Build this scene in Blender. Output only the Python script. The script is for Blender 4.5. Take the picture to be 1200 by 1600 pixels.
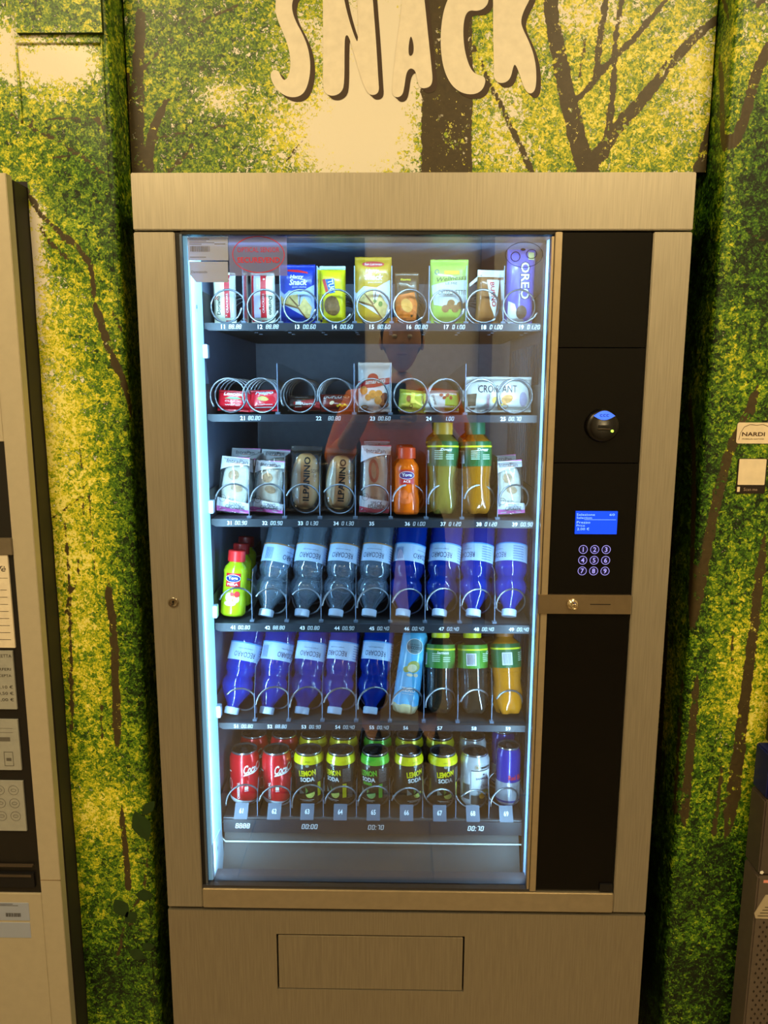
import bpy, bmesh, math, random
import numpy as np
from mathutils import Vector, Matrix
random.seed(7); np.random.seed(7)
for o in list(bpy.data.objects): bpy.data.objects.remove(o)
C = bpy.context.scene.collection

# ------------------------------------------------------------------ camera
CAM = Vector((-.0249, -1.2435, 1.4918)); YAW, PITCH, ROLL, F = -.0145, .167, .0029, 1150.
_w = Vector((math.sin(YAW)*math.cos(PITCH), math.cos(YAW)*math.cos(PITCH), -math.sin(PITCH)))
_r0 = Vector((math.cos(YAW), -math.sin(YAW), 0)); _u0 = _r0.cross(_w)
_r = _r0*math.cos(ROLL)+_u0*math.sin(ROLL); _u = -_r0*math.sin(ROLL)+_u0*math.cos(ROLL)
cd = bpy.data.cameras.new('camera'); cam = bpy.data.objects.new('camera', cd); C.objects.link(cam)
cd.sensor_fit = 'VERTICAL'; cd.sensor_height = 32; cd.sensor_width = 24; cd.lens = F/1600*32; cd.clip_start = .005
cam.matrix_world = Matrix(((_r.x, _u.x, -_w.x, CAM.x), (_r.y, _u.y, -_w.y, CAM.y), (_r.z, _u.z, -_w.z, CAM.z), (0, 0, 0, 1)))
bpy.context.scene.camera = cam
def at(px, py, Y=0.):                       # point of the vertical plane y = Y seen at a pixel of the photograph
    d = _w+_r*((px-600)/F)-_u*((py-800)/F)
    return CAM+d*((Y-CAM.y)/d.y)
def proj(x, y, z):
    dx, dy, dz = x-CAM.x, y-CAM.y, z-CAM.z
    k = dx*_w.x+dy*_w.y+dz*_w.z
    return 600+F*(dx*_r.x+dy*_r.y+dz*_r.z)/k, 800-F*(dx*_u.x+dy*_u.y+dz*_u.z)/k

# ------------------------------------------------------------------ world, lights, exposure
sc = bpy.context.scene
sc.view_settings.view_transform = 'Standard'; sc.view_settings.look = 'None'
sc.view_settings.exposure = 0.0; sc.view_settings.gamma = 1.0
try: sc.view_settings.use_curve_mapping = False
except Exception: pass
wd = bpy.data.worlds.new('world'); sc.world = wd; wd.use_nodes = True
wd.node_tree.nodes['Background'].inputs[0].default_value = (1, .72, .42, 1)
wd.node_tree.nodes['Background'].inputs[1].default_value = .05
WARM = (1, .75, .38); COOL = (.42, .76, 1.0)
def area(name, loc, target, sx, sy, power, col, parent=None):
    l = bpy.data.lights.new(name, 'AREA'); l.shape = 'RECTANGLE'; l.size = sx; l.size_y = sy; l.energy = power; l.color = col
    o = bpy.data.objects.new(name, l); C.objects.link(o); o.location = loc
    o.rotation_euler = (Vector(target)-Vector(loc)).to_track_quat('-Z', 'Y').to_euler()
    if parent: o.parent = parent
    return o
CEIL = 2.95
lamp_spots = [(-1.0, -1.3), (.9, -1.3), (-1.0, -2.4), (.9, -2.4)]
lamp_power = [31, 26, 17, 17]

# ------------------------------------------------------------------ helpers
def lin(c):
    return tuple(((v/255)/12.92 if v/255 <= .04045 else ((v/255+.055)/1.055)**2.4) for v in c)
MC = {}
def mat(name, rgb, rough=.5, metal=0., var=.06, scale=60, bump=0., bscale=80, emit=0., coat=0., stretch=None, spec=.5, alpha=None, trans=0., ior=1.45):
    if name in MC: return MC[name]
    m = bpy.data.materials.new(name); m.use_nodes = True; MC[name] = m
    nt = m.node_tree; p = nt.nodes['Principled BSDF']; c = lin(rgb)
    p.inputs['Roughness'].default_value = rough; p.inputs['Metallic'].default_value = metal
    p.inputs['Specular IOR Level'].default_value = spec; p.inputs['IOR'].default_value = ior
    if coat: p.inputs['Coat Weight'].default_value = coat; p.inputs['Coat Roughness'].default_value = .1
    if trans: p.inputs['Transmission Weight'].default_value = trans
    tc = nt.nodes.new('ShaderNodeTexCoord'); mp = nt.nodes.new('ShaderNodeMapping')
    nt.links.new(tc.outputs['Object'], mp.inputs[0])
    if stretch: mp.inputs['Scale'].default_value = stretch
    n = nt.nodes.new('ShaderNodeTexNoise'); n.inputs['Scale'].default_value = scale; n.inputs['Detail'].default_value = 3
    nt.links.new(mp.outputs[0], n.inputs['Vector'])
    r = nt.nodes.new('ShaderNodeValToRGB'); e = r.color_ramp.elements
    e[0].position = .3; e[1].position = .7
    e[0].color = tuple(v*(1-var) for v in c)+(1,); e[1].color = tuple(min(1, v*(1+var)) for v in c)+(1,)
    nt.links.new(n.outputs[0], r.inputs[0]); nt.links.new(r.outputs[0], p.inputs['Base Color'])
    if emit:
        p.inputs['Emission Color'].default_value = c+(1,); p.inputs['Emission Strength'].default_value = emit
    if bump:
        b = nt.nodes.new('ShaderNodeBump'); b.inputs['Strength'].default_value = bump; b.inputs['Distance'].default_value = .002
        n2 = nt.nodes.new('ShaderNodeTexNoise'); n2.inputs['Scale'].default_value = bscale; n2.inputs['Detail'].default_value = 2
        nt.links.new(mp.outputs[0], n2.inputs['Vector']); nt.links.new(n2.outputs[0], b.inputs['Height']); nt.links.new(b.outputs[0], p.inputs['Normal'])
    return m
def clear(name, tint, gloss=.12, body=.0, bodycol=(200, 210, 220), rough=.05, ior=1.45, edge=1.):
    """thin clear plastic or glass: see-through with a fresnel gloss and a little milkiness"""
    if name in MC: return MC[name]
    m = bpy.data.materials.new(name); m.use_nodes = True; MC[name] = m
    nt = m.node_tree; nt.nodes.remove(nt.nodes['Principled BSDF']); out = nt.nodes['Material Output']
    t = nt.nodes.new('ShaderNodeBsdfTransparent'); t.inputs[0].default_value = tuple(tint)+(1,)
    g = nt.nodes.new('ShaderNodeBsdfGlossy'); g.inputs['Roughness'].default_value = rough
    d = nt.nodes.new('ShaderNodeBsdfDiffuse'); d.inputs[0].default_value = lin(bodycol)+(1,)
    tl = nt.nodes.new('ShaderNodeBsdfTranslucent'); tl.inputs[0].default_value = lin(bodycol)+(1,)
    mm = nt.nodes.new('ShaderNodeMixShader'); mm.inputs[0].default_value = .5
    nt.links.new(d.outputs[0], mm.inputs[1]); nt.links.new(tl.outputs[0], mm.inputs[2])
    m1 = nt.nodes.new('ShaderNodeMixShader'); m1.inputs[0].default_value = body
    nt.links.new(t.outputs[0], m1.inputs[1]); nt.links.new(mm.outputs[0], m1.inputs[2])
    fr = nt.nodes.new('ShaderNodeFresnel'); fr.inputs[0].default_value = ior
    ma = nt.nodes.new('ShaderNodeMath'); ma.operation = 'MULTIPLY_ADD'; ma.inputs[1].default_value = edge; ma.inputs[2].default_value = gloss; ma.use_clamp = True
    nt.links.new(fr.outputs[0], ma.inputs[0])
    m2 = nt.nodes.new('ShaderNodeMixShader'); nt.links.new(ma.outputs[0], m2.inputs[0])
    nt.links.new(m1.outputs[0], m2.inputs[1]); nt.links.new(g.outputs[0], m2.inputs[2])
    nt.links.new(m2.outputs[0], out.inputs[0])
    return m
def link(name, me, m=None, parent=None, smooth=False):
    o = bpy.data.objects.new(name, me); C.objects.link(o)
    if m is not None: me.materials.append(m)
    if parent is not None: o.parent = parent
    if smooth: me.polygons.foreach_set('use_smooth', [True]*len(me.polygons))
    return o
class MB:
    def __init__(s): s.v = []; s.f = []
    def add(s, v, f):
        n = len(s.v); s.v += [tuple(p) for p in v]; s.f += [tuple(i+n for i in q) for q in f]; return s
    def box(s, x0, x1, y0, y1, z0, z1):
        return s.add([(x0, y0, z0), (x1, y0, z0), (x1, y1, z0), (x0, y1, z0), (x0, y0, z1), (x1, y0, z1), (x1, y1, z1), (x0, y1, z1)],
                     [(0, 3, 2, 1), (4, 5, 6, 7), (0, 1, 5, 4), (1, 2, 6, 5), (2, 3, 7, 6), (3, 0, 4, 7)])
    def prism(s, poly, y0, y1):              # polygon in x,z pulled along y
        n = len(poly)
        return s.add([(x, y0, z) for x, z in poly]+[(x, y1, z) for x, z in poly],
                     [tuple(range(n)), tuple(reversed(range(n, 2*n)))]+[(i, i+n, (i+1) % n+n, (i+1) % n) for i in range(n)])
    def prismx(s, poly, x0, x1):             # polygon in y,z pulled along x
        n = len(poly)
        return s.add([(x0, y, z) for y, z in poly]+[(x1, y, z) for y, z in poly],
                     [tuple(range(n)), tuple(reversed(range(n, 2*n)))]+[(i, i+n, (i+1) % n+n, (i+1) % n) for i in range(n)])
    def lathe(s, prof, n=28, lobes=0, cx=0, cy=0, axis='z'):
        """prof: (r, z[, lobe depth])"""
        v = []; f = []
        for q in prof:
            r, z = q[0], q[1]; ld = q[2] if len(q) > 2 else 0
            for i in range(n):
                a = 2*math.pi*i/n; rr = r*(1-ld*(.5+.5*math.cos(lobes*a))) if lobes else r
                p = (cx+rr*math.sin(a), cy-rr*math.cos(a), z)
                v.append(p if axis == 'z' else (p[0], z, p[1]))
        for k in range(len(prof)-1):
            for i in range(n): f.append((k*n+i, k*n+(i+1) % n, (k+1)*n+(i+1) % n, (k+1)*n+i))
        f.append(tuple(reversed(range(n)))); f.append(tuple(range((len(prof)-1)*n, len(prof)*n)))
        if axis != 'z': f = [tuple(reversed(q)) for q in f]
        return s.add(v, f)
    def tube(s, pts, r, n=6, closed=False):
        pts = [Vector(p) for p in pts]; v = []; f = []; N = len(pts); up = Vector((0, 0, 1))
        for k, p in enumerate(pts):
            a = pts[k-1] if (k > 0 or closed) else p; b = pts[(k+1) % N] if (k < N-1 or closed) else p
            t = (b-a).normalized()
            e = t.cross(up)
            if e.length < .05: e = t.cross(Vector((1, 0, 0)))
            e.normalize(); g = e.cross(t)
            rr = r[k] if isinstance(r, (list, tuple)) else r
            for i in range(n):
                w = 2*math.pi*i/n; v.append(p+e*(rr*math.cos(w))+g*(rr*math.sin(w)))
        K = N if closed else N-1
        for k in range(K):
            for i in range(n):
                j = (i+1) % n; k2 = (k+1) % N
                f.append((k*n+i, k2*n+i, k2*n+j, k*n+j))
        if not closed: f.append(tuple(range(n))); f.append(tuple(reversed(range((N-1)*n, N*n))))
        return s.add(v, f)
    def build(s, name, m, parent=None, smooth=False, bevel=0, auto=False):
        me = bpy.data.meshes.new(name); me.from_pydata(s.v, [], s.f)
        if bevel:
            bm = bmesh.new(); bm.from_mesh(me)
            bmesh.ops.recalc_face_normals(bm, faces=bm.faces)
            bmesh.ops.bevel(bm, geom=list(bm.edges), offset=bevel, segments=2, affect='EDGES', clamp_overlap=True)
            bm.to_mesh(me); bm.free()
        o = link(name, me, m, parent, smooth)
        if auto:
            bm = bmesh.new(); bm.from_mesh(me)
            for e in bm.edges:
                if len(e.link_faces) == 2 and e.calc_face_angle(0) > .7: e.smooth = False
            bm.to_mesh(me); bm.free()
        return o
def empty(name, loc, label, cat, group=None, rot=(0, 0, 0)):
    o = bpy.data.objects.new(name, None); C.objects.link(o); o.location = loc; o.rotation_euler = rot
    o.empty_display_size = .05; o['label'] = label; o['category'] = cat
    if group: o['group'] = group
    return o
def tag(o, label, cat, group=None):
    o['label'] = label; o['category'] = cat
    if group: o['group'] = group
    return o
def struct(o): o['kind'] = 'structure'; return o

# ------- flat prints that follow a surface.  S(x, z, off) -> point
def flat(Y=0.): return lambda x, z, off: (x, Y-off, z)
TC = {}
def text_geo(s, bold=0., shear=0.):
    k = (s, bold, shear)
    if k not in TC:
        cu = bpy.data.curves.new('t', 'FONT'); cu.body = s; cu.size = 1; cu.offset = bold; cu.shear = shear; cu.resolution_u = 2
        o = bpy.data.objects.new('t', cu); C.objects.link(o)
        dg = bpy.context.evaluated_depsgraph_get(); me = bpy.data.meshes.new_from_object(o.evaluated_get(dg))
        v = [(p.co.x, p.co.y) for p in me.vertices]; f = [tuple(q.vertices) for q in me.polygons]
        bpy.data.objects.remove(o); bpy.data.curves.remove(cu); bpy.data.meshes.remove(me)
        TC[k] = (v, f)
    return TC[k]
def T(s, cx, cz, h, w=None, rot=0., bold=0., shear=0.):
    """lettering as 2-D geometry: height h (and width w if given) centred on cx, cz"""
    v, f = text_geo(s, bold, shear)
    xs = [p[0] for p in v]; ys = [p[1] for p in v]
    x0, x1, y0, y1 = min(xs), max(xs), min(ys), max(ys)
    sy = h/(y1-y0); sx = w/(x1-x0) if w else sy
    c, n = math.cos(math.radians(rot)), math.sin(math.radians(rot)); out = []
    for x, y in v:
        a = (x-(x0+x1)/2)*sx; b = (y-(y0+y1)/2)*sy
        out.append((cx+a*c-b*n, cz+a*n+b*c))
    return out, f
def P(*pts): return list(pts), [tuple(range(len(pts)))]
def Rc(x0, x1, z0, z1): return P((x0, z0), (x1, z0), (x1, z1), (x0, z1))
def El(cx, cz, rx, rz, n=24, rot=0.):
    c, s = math.cos(math.radians(rot)), math.sin(math.radians(rot))
    return P(*[(cx+rx*math.cos(a)*c-rz*math.sin(a)*s, cz+rx*math.cos(a)*s+rz*math.sin(a)*c) for a in [2*math.pi*i/n for i in range(n)]])
def Rg(cx, cz, rx, rz, t, n=40):
    v = []; f = []
    for i in range(n):
        a = 2*math.pi*i/n; v += [(cx+rx*math.cos(a), cz+rz*math.sin(a)), (cx+(rx-t)*math.cos(a), cz+(rz-t)*math.sin(a))]
        j = (i+1) % n; f.append((2*i, 2*j, 2*j+1, 2*i+1))
    return v, f
def seg7(s, x, z, h, w=None):
    """LCD style digits starting at x, baseline z"""
    SEG = {'0': 'abcdef', '1': 'bc', '2': 'abged', '3': 'abgcd', '4': 'fgbc', '5': 'afgcd', '6': 'afgedc', '7': 'abc', '8': 'abcdefg', '9': 'abcdfg'}
    w = w or h*.55; t = h*.13; V = []; Fc = []; sk = .16
    def q(x0, x1, z0, z1):
        n = len(V)
        for a, b in ((x0, z0), (x1, z0), (x1, z1), (x0, z1)): V.append((a+(b-z)*sk, b))
        Fc.append((n, n+1, n+2, n+3))
    for ch in s:
        if ch == '.' or ch == ':':
            q(x-t*.2, x+t, z, z+t)
            if ch == ':': q(x-t*.2, x+t, z+h*.6, z+h*.6+t)
            x += t*2.2; continue
        if ch != ' ':
            for g in SEG[ch]:
                if g == 'a': q(x+t*.6, x+w-t*.6, z+h-t, z+h)
                if g == 'd': q(x+t*.6, x+w-t*.6, z, z+t)
                if g == 'g': q(x+t*.6, x+w-t*.6, z+h/2-t/2, z+h/2+t/2)
                if g == 'f': q(x, x+t, z+h/2, z+h-t*.4)
                if g == 'b': q(x+w-t, x+w, z+h/2, z+h-t*.4)
                if g == 'e': q(x, x+t, z+t*.4, z+h/2)
                if g == 'c': q(x+w-t, x+w, z+t*.4, z+h/2)
        x += w*1.3
    return V, Fc
def dec(name, geos, m, parent, S, off=.0004, step=None, mir=False):
    """print geometry laid on surface S as one mesh"""
    bm = bmesh.new()
    for v, f in geos:
        vs = [bm.verts.new((x, 0, z)) for x, z in v]
        for q in f:
            try: bm.faces.new([vs[i] for i in q])
            except ValueError: pass
    if step:
        bmesh.ops.triangulate(bm, faces=[f for f in bm.faces if len(f.verts) > 4])
        xs = [v.co.x for v in bm.verts]; zs = [v.co.z for v in bm.verts]
        for lo, hi, ax in ((min(xs), max(xs), 0), (min(zs), max(zs), 2)):
            k = math.floor(lo/step)+1
            while k*step < hi:
                co = [0, 0, 0]; co[ax] = k*step; no = [0, 0, 0]; no[ax] = 1
                bmesh.ops.bisect_plane(bm, geom=list(bm.verts)+list(bm.edges)+list(bm.faces), plane_co=co, plane_no=no)
                k += 1
    for v in bm.verts: v.co = Vector(S(v.co.x, v.co.z, off))
    me = bpy.data.meshes.new(name); bm.to_mesh(me); bm.free()
    return link(name, me, m, parent)

WHITE = mat('print white', (235, 235, 232), .5); BLACK = mat('print black', (22, 20, 20), .5); RED = mat('print red', (200, 25, 35), .45)
DBLUE = mat('print dark blue', (25, 40, 120), .45)
GREYT = mat('print grey', (110, 110, 112), .5)

# ------------------------------------------------------------------ wallpaper material
def wallpaper():
    m = bpy.data.materials.new('forest wallpaper'); m.use_nodes = True; nt = m.node_tree; N = nt.nodes; L = nt.links
    p = N['Principled BSDF']
    geo = N.new('ShaderNodeNewGeometry')
    def attr(n):
        a = N.new('ShaderNodeAttribute'); a.attribute_name = n; return a
    tr = attr('trunk'); fx = attr('print')
    sp = N.new('ShaderNodeSeparateColor'); L.new(fx.outputs['Color'], sp.inputs[0])
    def math_(op, a, b=None, c=None, clamp=False):
        n = N.new('ShaderNodeMath'); n.operation = op; n.use_clamp = clamp
        for i, v in enumerate((a, b, c)):
            if v is None: continue
            if isinstance(v, (int, float)): n.inputs[i].default_value = v
            else: L.new(v, n.inputs[i])
        return n.outputs[0]
    def noise(s, d=2., r=.6, seed=0, dist=0):
        mp = N.new('ShaderNodeMapping'); mp.inputs['Location'].default_value = (seed, seed*.7, seed*1.3); L.new(geo.outputs['Position'], mp.inputs[0])
        n = N.new('ShaderNodeTexNoise'); n.inputs['Scale'].default_value = s; n.inputs['Detail'].default_value = d; n.inputs['Roughness'].default_value = r
        n.inputs['Distortion'].default_value = dist
        L.new(mp.outputs[0], n.inputs['Vector']); return n.outputs[0]
    # leaves: rounded cells of two sizes
    vo = N.new('ShaderNodeTexVoronoi'); vo.inputs['Scale'].default_value = 190
    nz = N.new('ShaderNodeTexNoise'); nz.inputs['Scale'].default_value = 120; L.new(geo.outputs['Position'], nz.inputs['Vector'])
    mx = N.new('ShaderNodeMix'); mx.data_type = 'VECTOR'; mx.inputs['Factor'].default_value = .018
    L.new(geo.outputs['Position'], mx.inputs[4]); L.new(nz.outputs['Color'], mx.inputs[5]); L.new(mx.outputs[1], vo.inputs['Vector'])
    lsp = N.new('ShaderNodeSeparateColor'); L.new(vo.outputs['Color'], lsp.inputs[0])
    leafr, leafg = lsp.outputs[0], lsp.outputs[1]
    big = noise(14, 4, .65, 3); mid = noise(55, 4, .7, 9); fine = noise(330, 2, .7, 5)
    # brightness of the foliage 0 dark .. 1 light
    a = math_('MULTIPLY_ADD', leafr, .80, -.40)
    b = math_('MULTIPLY_ADD', mid, 1.5, -.75)
    c = math_('MULTIPLY_ADD', big, 1.1, -.55)
    d = math_('MULTIPLY_ADD', fine, 1.8, -.9)
    s1 = math_('ADD', math_('ADD', a, b), math_('ADD', c, d))
    lum = math_('ADD', math_('MULTIPLY', s1, .62), sp.outputs[1])
    rmp = N.new('ShaderNodeValToRGB'); L.new(lum, rmp.inputs[0]); cr = rmp.color_ramp
    cols = [(0, (10, 24, 6)), (.2, (34, 66, 14)), (.4, (72, 118, 24)), (.58, (130, 160, 34)), (.74, (196, 200, 44)), (.88, (232, 222, 54)), (1, (246, 240, 140))]
    while len(cr.elements) < len(cols): cr.elements.new(.5)
    for e, (q, k) in zip(cr.elements, cols): e.position = q; e.color = lin(k)+(1,)
    # green tint away from yellow
    mg = N.new('ShaderNodeMix'); mg.data_type = 'RGBA'; mg.blend_type = 'MULTIPLY'; mg.inputs[7].default_value = (.62, .92, .75, 1)
    L.new(math_('MULTIPLY_ADD', big, 2.2, sp.outputs[2], False), mg.inputs[0])
    gfac = math_('ADD', math_('MULTIPLY_ADD', big, 2.4, -1.3), sp.outputs[2], None, True); L.new(gfac, mg.inputs[0])
    L.new(rmp.outputs[0], mg.inputs[6])
    # sky gaps
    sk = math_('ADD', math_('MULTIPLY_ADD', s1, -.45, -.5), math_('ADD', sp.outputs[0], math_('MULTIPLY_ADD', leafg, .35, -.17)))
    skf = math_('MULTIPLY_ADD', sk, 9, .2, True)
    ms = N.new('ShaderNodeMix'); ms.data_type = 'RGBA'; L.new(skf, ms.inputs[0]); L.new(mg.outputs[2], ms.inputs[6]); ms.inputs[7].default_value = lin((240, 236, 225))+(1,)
    # trunks and branches from their signed distance, partly overgrown by leaves
    td = math_('ADD', tr.outputs['Fac'], math_('MULTIPLY_ADD', mid, .016, -.0075))
    tm = math_('MULTIPLY_ADD', td, -900, .5, True)
    over = math_('GREATER_THAN', math_('ADD', s1, math_('MULTIPLY_ADD', mid, 1.6, -.8)), .80)
    clump = math_('MULTIPLY_ADD', math_('ADD', noise(26, 3, .7, 21), math_('MULTIPLY_ADD', leafg, .30, -.15)), 12, -7.9, True)
    tm2 = math_('MULTIPLY', tm, math_('SUBTRACT', 1, math_('MAXIMUM', math_('MULTIPLY', over, .9), clump)))
    tcol = N.new('ShaderNodeValToRGB'); L.new(noise(60, 4, .7, 2, 1.), tcol.inputs[0])
    tcol.color_ramp.elements[0].color = lin((46, 38, 22))+(1,); tcol.color_ramp.elements[1].color = lin((84, 72, 44))+(1,)
    mt = N.new('ShaderNodeMix'); mt.data_type = 'RGBA'; L.new(tm2, mt.inputs[0]); L.new(ms.outputs[2], mt.inputs[6]); L.new(tcol.outputs[0], mt.inputs[7])
    L.new(mt.outputs[2], p.inputs['Base Color'])
    p.inputs['Roughness'].default_value = .42; p.inputs['Specular IOR Level'].default_value = .4
    bp = N.new('ShaderNodeBump'); bp.inputs['Strength'].default_value = .25; bp.inputs['Distance'].default_value = .001
    L.new(noise(90, 3, .6, 1), bp.inputs['Height']); L.new(bp.outputs[0], p.inputs['Normal'])
    return m
WALLP = wallpaper()
# printed trees as polylines in the photograph's pixels: points then half-widths
def B_(w0, w1, *p): return (w0/2., w1/2., p)
TR = {
 'board': [B_(80, 80, (698, -60), (698, 270)), B_(22, 34, (858, -10), (868, 60), (882, 130), (898, 200), (915, 262), (922, 280)),
   B_(26, 12, (915, 268), (935, 245), (965, 198), (1005, 155), (1050, 95), (1100, 45), (1150, 10)), B_(10, 9, (893, 165), (925, 130), (955, 95), (1000, 50), (1045, -5)),
   B_(12, 10, (930, 125), (937, 60), (948, -5)), B_(12, 8, (945, 245), (957, 150), (962, 60), (972, -5)), B_(20, 18, (1092, 268), (1106, 222), (1120, 180)),
   B_(6, 11, (735, 60), (765, 130), (800, 200), (830, 268)), B_(5, 4, (905, 120), (912, 80), (913, 40)),
   B_(16, 26, (220, 20), (216, 110), (214, 180), (212, 268)), B_(9, 24, (262, 155), (242, 195), (232, 240), (228, 268)), B_(5, 4, (225, 105), (250, 80), (272, 58)),
   B_(3, 4, (305, 100), (350, 132), (388, 165), (385, 178)), B_(4, 3, (240, 216), (300, 205), (360, 195), (392, 168)), B_(8, 5, (262, 268), (290, 245), (300, 225)), B_(5, 4, (312, 35), (345, 20), (372, 8)),
   B_(16, 20, (196, 120), (205, 180), (206, 268)), B_(3, 2, (440, 262), (462, 235), (478, 210)), B_(3, 3, (455, 235), (420, 215), (405, 200))],
 'left': [B_(8, 10, (38, 290), (62, 335), (92, 362), (104, 380)), B_(5, 8, (50, 340), (80, 380), (102, 402), (116, 398)), B_(9, 9, (98, 362), (122, 388), (142, 415), (148, 465)), B_(5, 4, (170, 480), (192, 520)), B_(11, 15, (143, 462), (158, 505), (170, 545), (186, 580), (206, 622), (214, 660)),
   B_(5, 8, (-10, 160), (40, 195), (85, 218), (130, 245), (185, 290)), B_(4, 4, (40, 190), (150, 182)), B_(12, 4, (150, 180), (162, 205)), B_(4, 3, (55, 250), (130, 240)),
   B_(3, 4, (125, 690), (132, 760), (128, 830)), B_(5, 7, (98, 790), (107, 900), (110, 1000), (113, 1180)), B_(12, 15, (168, 900), (178, 1000), (184, 1180)), B_(8, 12, (190, 1260), (203, 1400)),
   B_(3, 4, (80, 810), (130, 775)), B_(3, 3, (140, 770), (150, 900)), B_(3, 4, (100, 960), (122, 900), (124, 840)), B_(3, 4, (155, 1020), (160, 1160)), B_(4, 3, (178, 1520), (196, 1440), (226, 1390), (232, 1320)), B_(3, 3, (196, 1440), (240, 1460))],
 'right': [B_(10, 10, (1235, -60), (1180, 15)), B_(16, 18, (1205, 60), (1180, 120), (1162, 190), (1143, 235)), B_(16, 17, (1187, 595), (1172, 640), (1142, 700), (1122, 770), (1106, 850), (1092, 930), (1078, 1000)),
   B_(13, 22, (1196, 830), (1187, 900), (1176, 1000), (1163, 1100), (1152, 1200), (1142, 1300)), B_(6, 8, (1130, 1190), (1122, 1250), (1114, 1320)), B_(12, 14, (1090, 1050), (1078, 1180), (1068, 1300)),
   B_(6, 9, (1150, 1160), (1136, 1250), (1134, 1320)), B_(7, 8, (1199, 1180), (1190, 1290)), B_(4, 4, (1145, 990), (1143, 1040)), B_(3, 4, (1150, 350), (1230, 400))]}
# (cx, cy, rx, ry, sky, brightness, green)
BL = {
 'board': (.2, .50, .0, [(560, 215, 85, 85, .9, .1, 0), (600, 60, 70, 110, .9, 0, 0), (350, 150, 38, 26, .45, .1, 0), (450, 200, 60, 60, .1, .22, -.2), (300, 60, 120, 80, -.05, -.12, .35), (270, 230, 90, 50, -.05, -.1, .3),
     (480, 60, 70, 60, .25, .05, 0), (980, 140, 160, 160, -.05, .22, -.5), (900, 20, 90, 40, .35, .1, 0), (1090, 120, 60, 110, .22, .12, 0), (780, 130, 60, 80, .3, .1, 0), (790, 240, 50, 50, .25, .1, 0), (400, 240, 60, 50, .1, -.1, .3)]),
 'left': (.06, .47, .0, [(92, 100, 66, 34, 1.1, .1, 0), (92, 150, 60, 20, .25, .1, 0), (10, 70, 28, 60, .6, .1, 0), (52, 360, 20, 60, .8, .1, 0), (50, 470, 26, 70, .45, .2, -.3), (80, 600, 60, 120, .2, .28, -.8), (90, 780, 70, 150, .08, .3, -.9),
     (160, 330, 60, 110, -.1, -.12, .3), (130, 250, 70, 60, 0, -.08, .3), (30, 220, 40, 60, 0, .12, -.5), (120, 1000, 60, 160, .02, .18, -.7), (215, 1000, 30, 250, 0, -.16, .3), (150, 1270, 70, 60, .05, .25, -.7), (190, 1530, 110, 100, -.1, -.32, .1), (120, 450, 70, 50, .1, .1, -.4), (200, 800, 25, 120, 0, -.15, .2)]),
 'right': (.02, .31, .22, [(1180, 60, 50, 90, .3, .3, -.4), (1135, 200, 30, 200, .05, .22, -.3), (1185, 330, 40, 150, -.1, -.14, .4), (1150, 560, 30, 60, 0, .16, -.4), (1180, 640, 50, 60, 0, .05, .2), (1090, 700, 20, 300, -.1, -.14, .3), (1150, 880, 50, 60, 0, .05, 0),
     (1150, 1090, 50, 120, .05, .36, -.7), (1195, 1150, 30, 100, .05, .25, -.5), (1150, 1400, 90, 90, -.1, -.13, .2), (1130, 1550, 90, 70, -.1, -.25, -.2), (1160, 950, 60, 60, 0, .1, -.3)])}
def paint(me, key, yplane, side=0):
    n = len(me.vertices); co = np.empty(n*3); me.vertices.foreach_get('co', co); co = co.reshape(-1, 3)
    X, Z = co[:, 0].copy(), co[:, 2]
    X = X+side*(co[:, 1]-yplane)           # the print runs on round the corner
    px, py = proj(X, yplane, Z); mpp = 1.3/F
    sd = np.full(n, .06)
    for w0, w1, pts in TR[key]:
        m = len(pts)-1
        for i in range(m):
            (ax, ay), (bx, by) = pts[i], pts[i+1]
            dx, dy = bx-ax, by-ay; t = np.clip(((px-ax)*dx+(py-ay)*dy)/(dx*dx+dy*dy), 0, 1)
            w = w0+(w1-w0)*(i+t)/m
            if key != 'board': u_ = (i+t)/m; w = w*np.clip(u_*7+.15, 0, 1)*np.clip((1-u_)*7+.15, 0, 1)
            sd = np.minimum(sd, (np.hypot(px-ax-t*dx, py-ay-t*dy)-w)*mpp)
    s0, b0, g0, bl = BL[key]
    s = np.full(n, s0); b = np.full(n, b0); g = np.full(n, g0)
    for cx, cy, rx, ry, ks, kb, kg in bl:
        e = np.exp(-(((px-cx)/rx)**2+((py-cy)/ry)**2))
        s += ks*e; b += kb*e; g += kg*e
    if side: s -= .2; b -= .05  # returns get a darker print that paints in the shade of the gap
    a = me.attributes.new('trunk', 'FLOAT', 'POINT'); a.data.foreach_set('value', sd.astype(np.float32))
    c = me.attributes.new('print', 'FLOAT_COLOR', 'POINT')
    c.data.foreach_set('color', np.stack([s, b, g, np.ones(n)], 1).astype(np.float32).ravel())
def sheet(name, key, xs, zs, yfun, parent=None, yplane=.065, side=0, pos=None, skip=None):
    """grid sheet over xs, zs ; yfun(x,z) gives depth, or pos(x,z) the whole point"""
    v = []; f = []; nx, nz = len(xs), len(zs)
    for z in zs:
        for x in xs: v.append(pos(x, z) if pos else (x, yfun(x, z), z))
    for j in range(nz-1):
        for i in range(nx-1):
            if skip and skip((xs[i]+xs[i+1])/2, (zs[j]+zs[j+1])/2): continue
            f.append((j*nx+i, j*nx+i+1, (j+1)*nx+i+1, (j+1)*nx+i))
    me = bpy.data.meshes.new(name); me.from_pydata(v, [], f)
    paint(me, key, yplane, side)
    return link(name, me, WALLP, parent, True)

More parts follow.
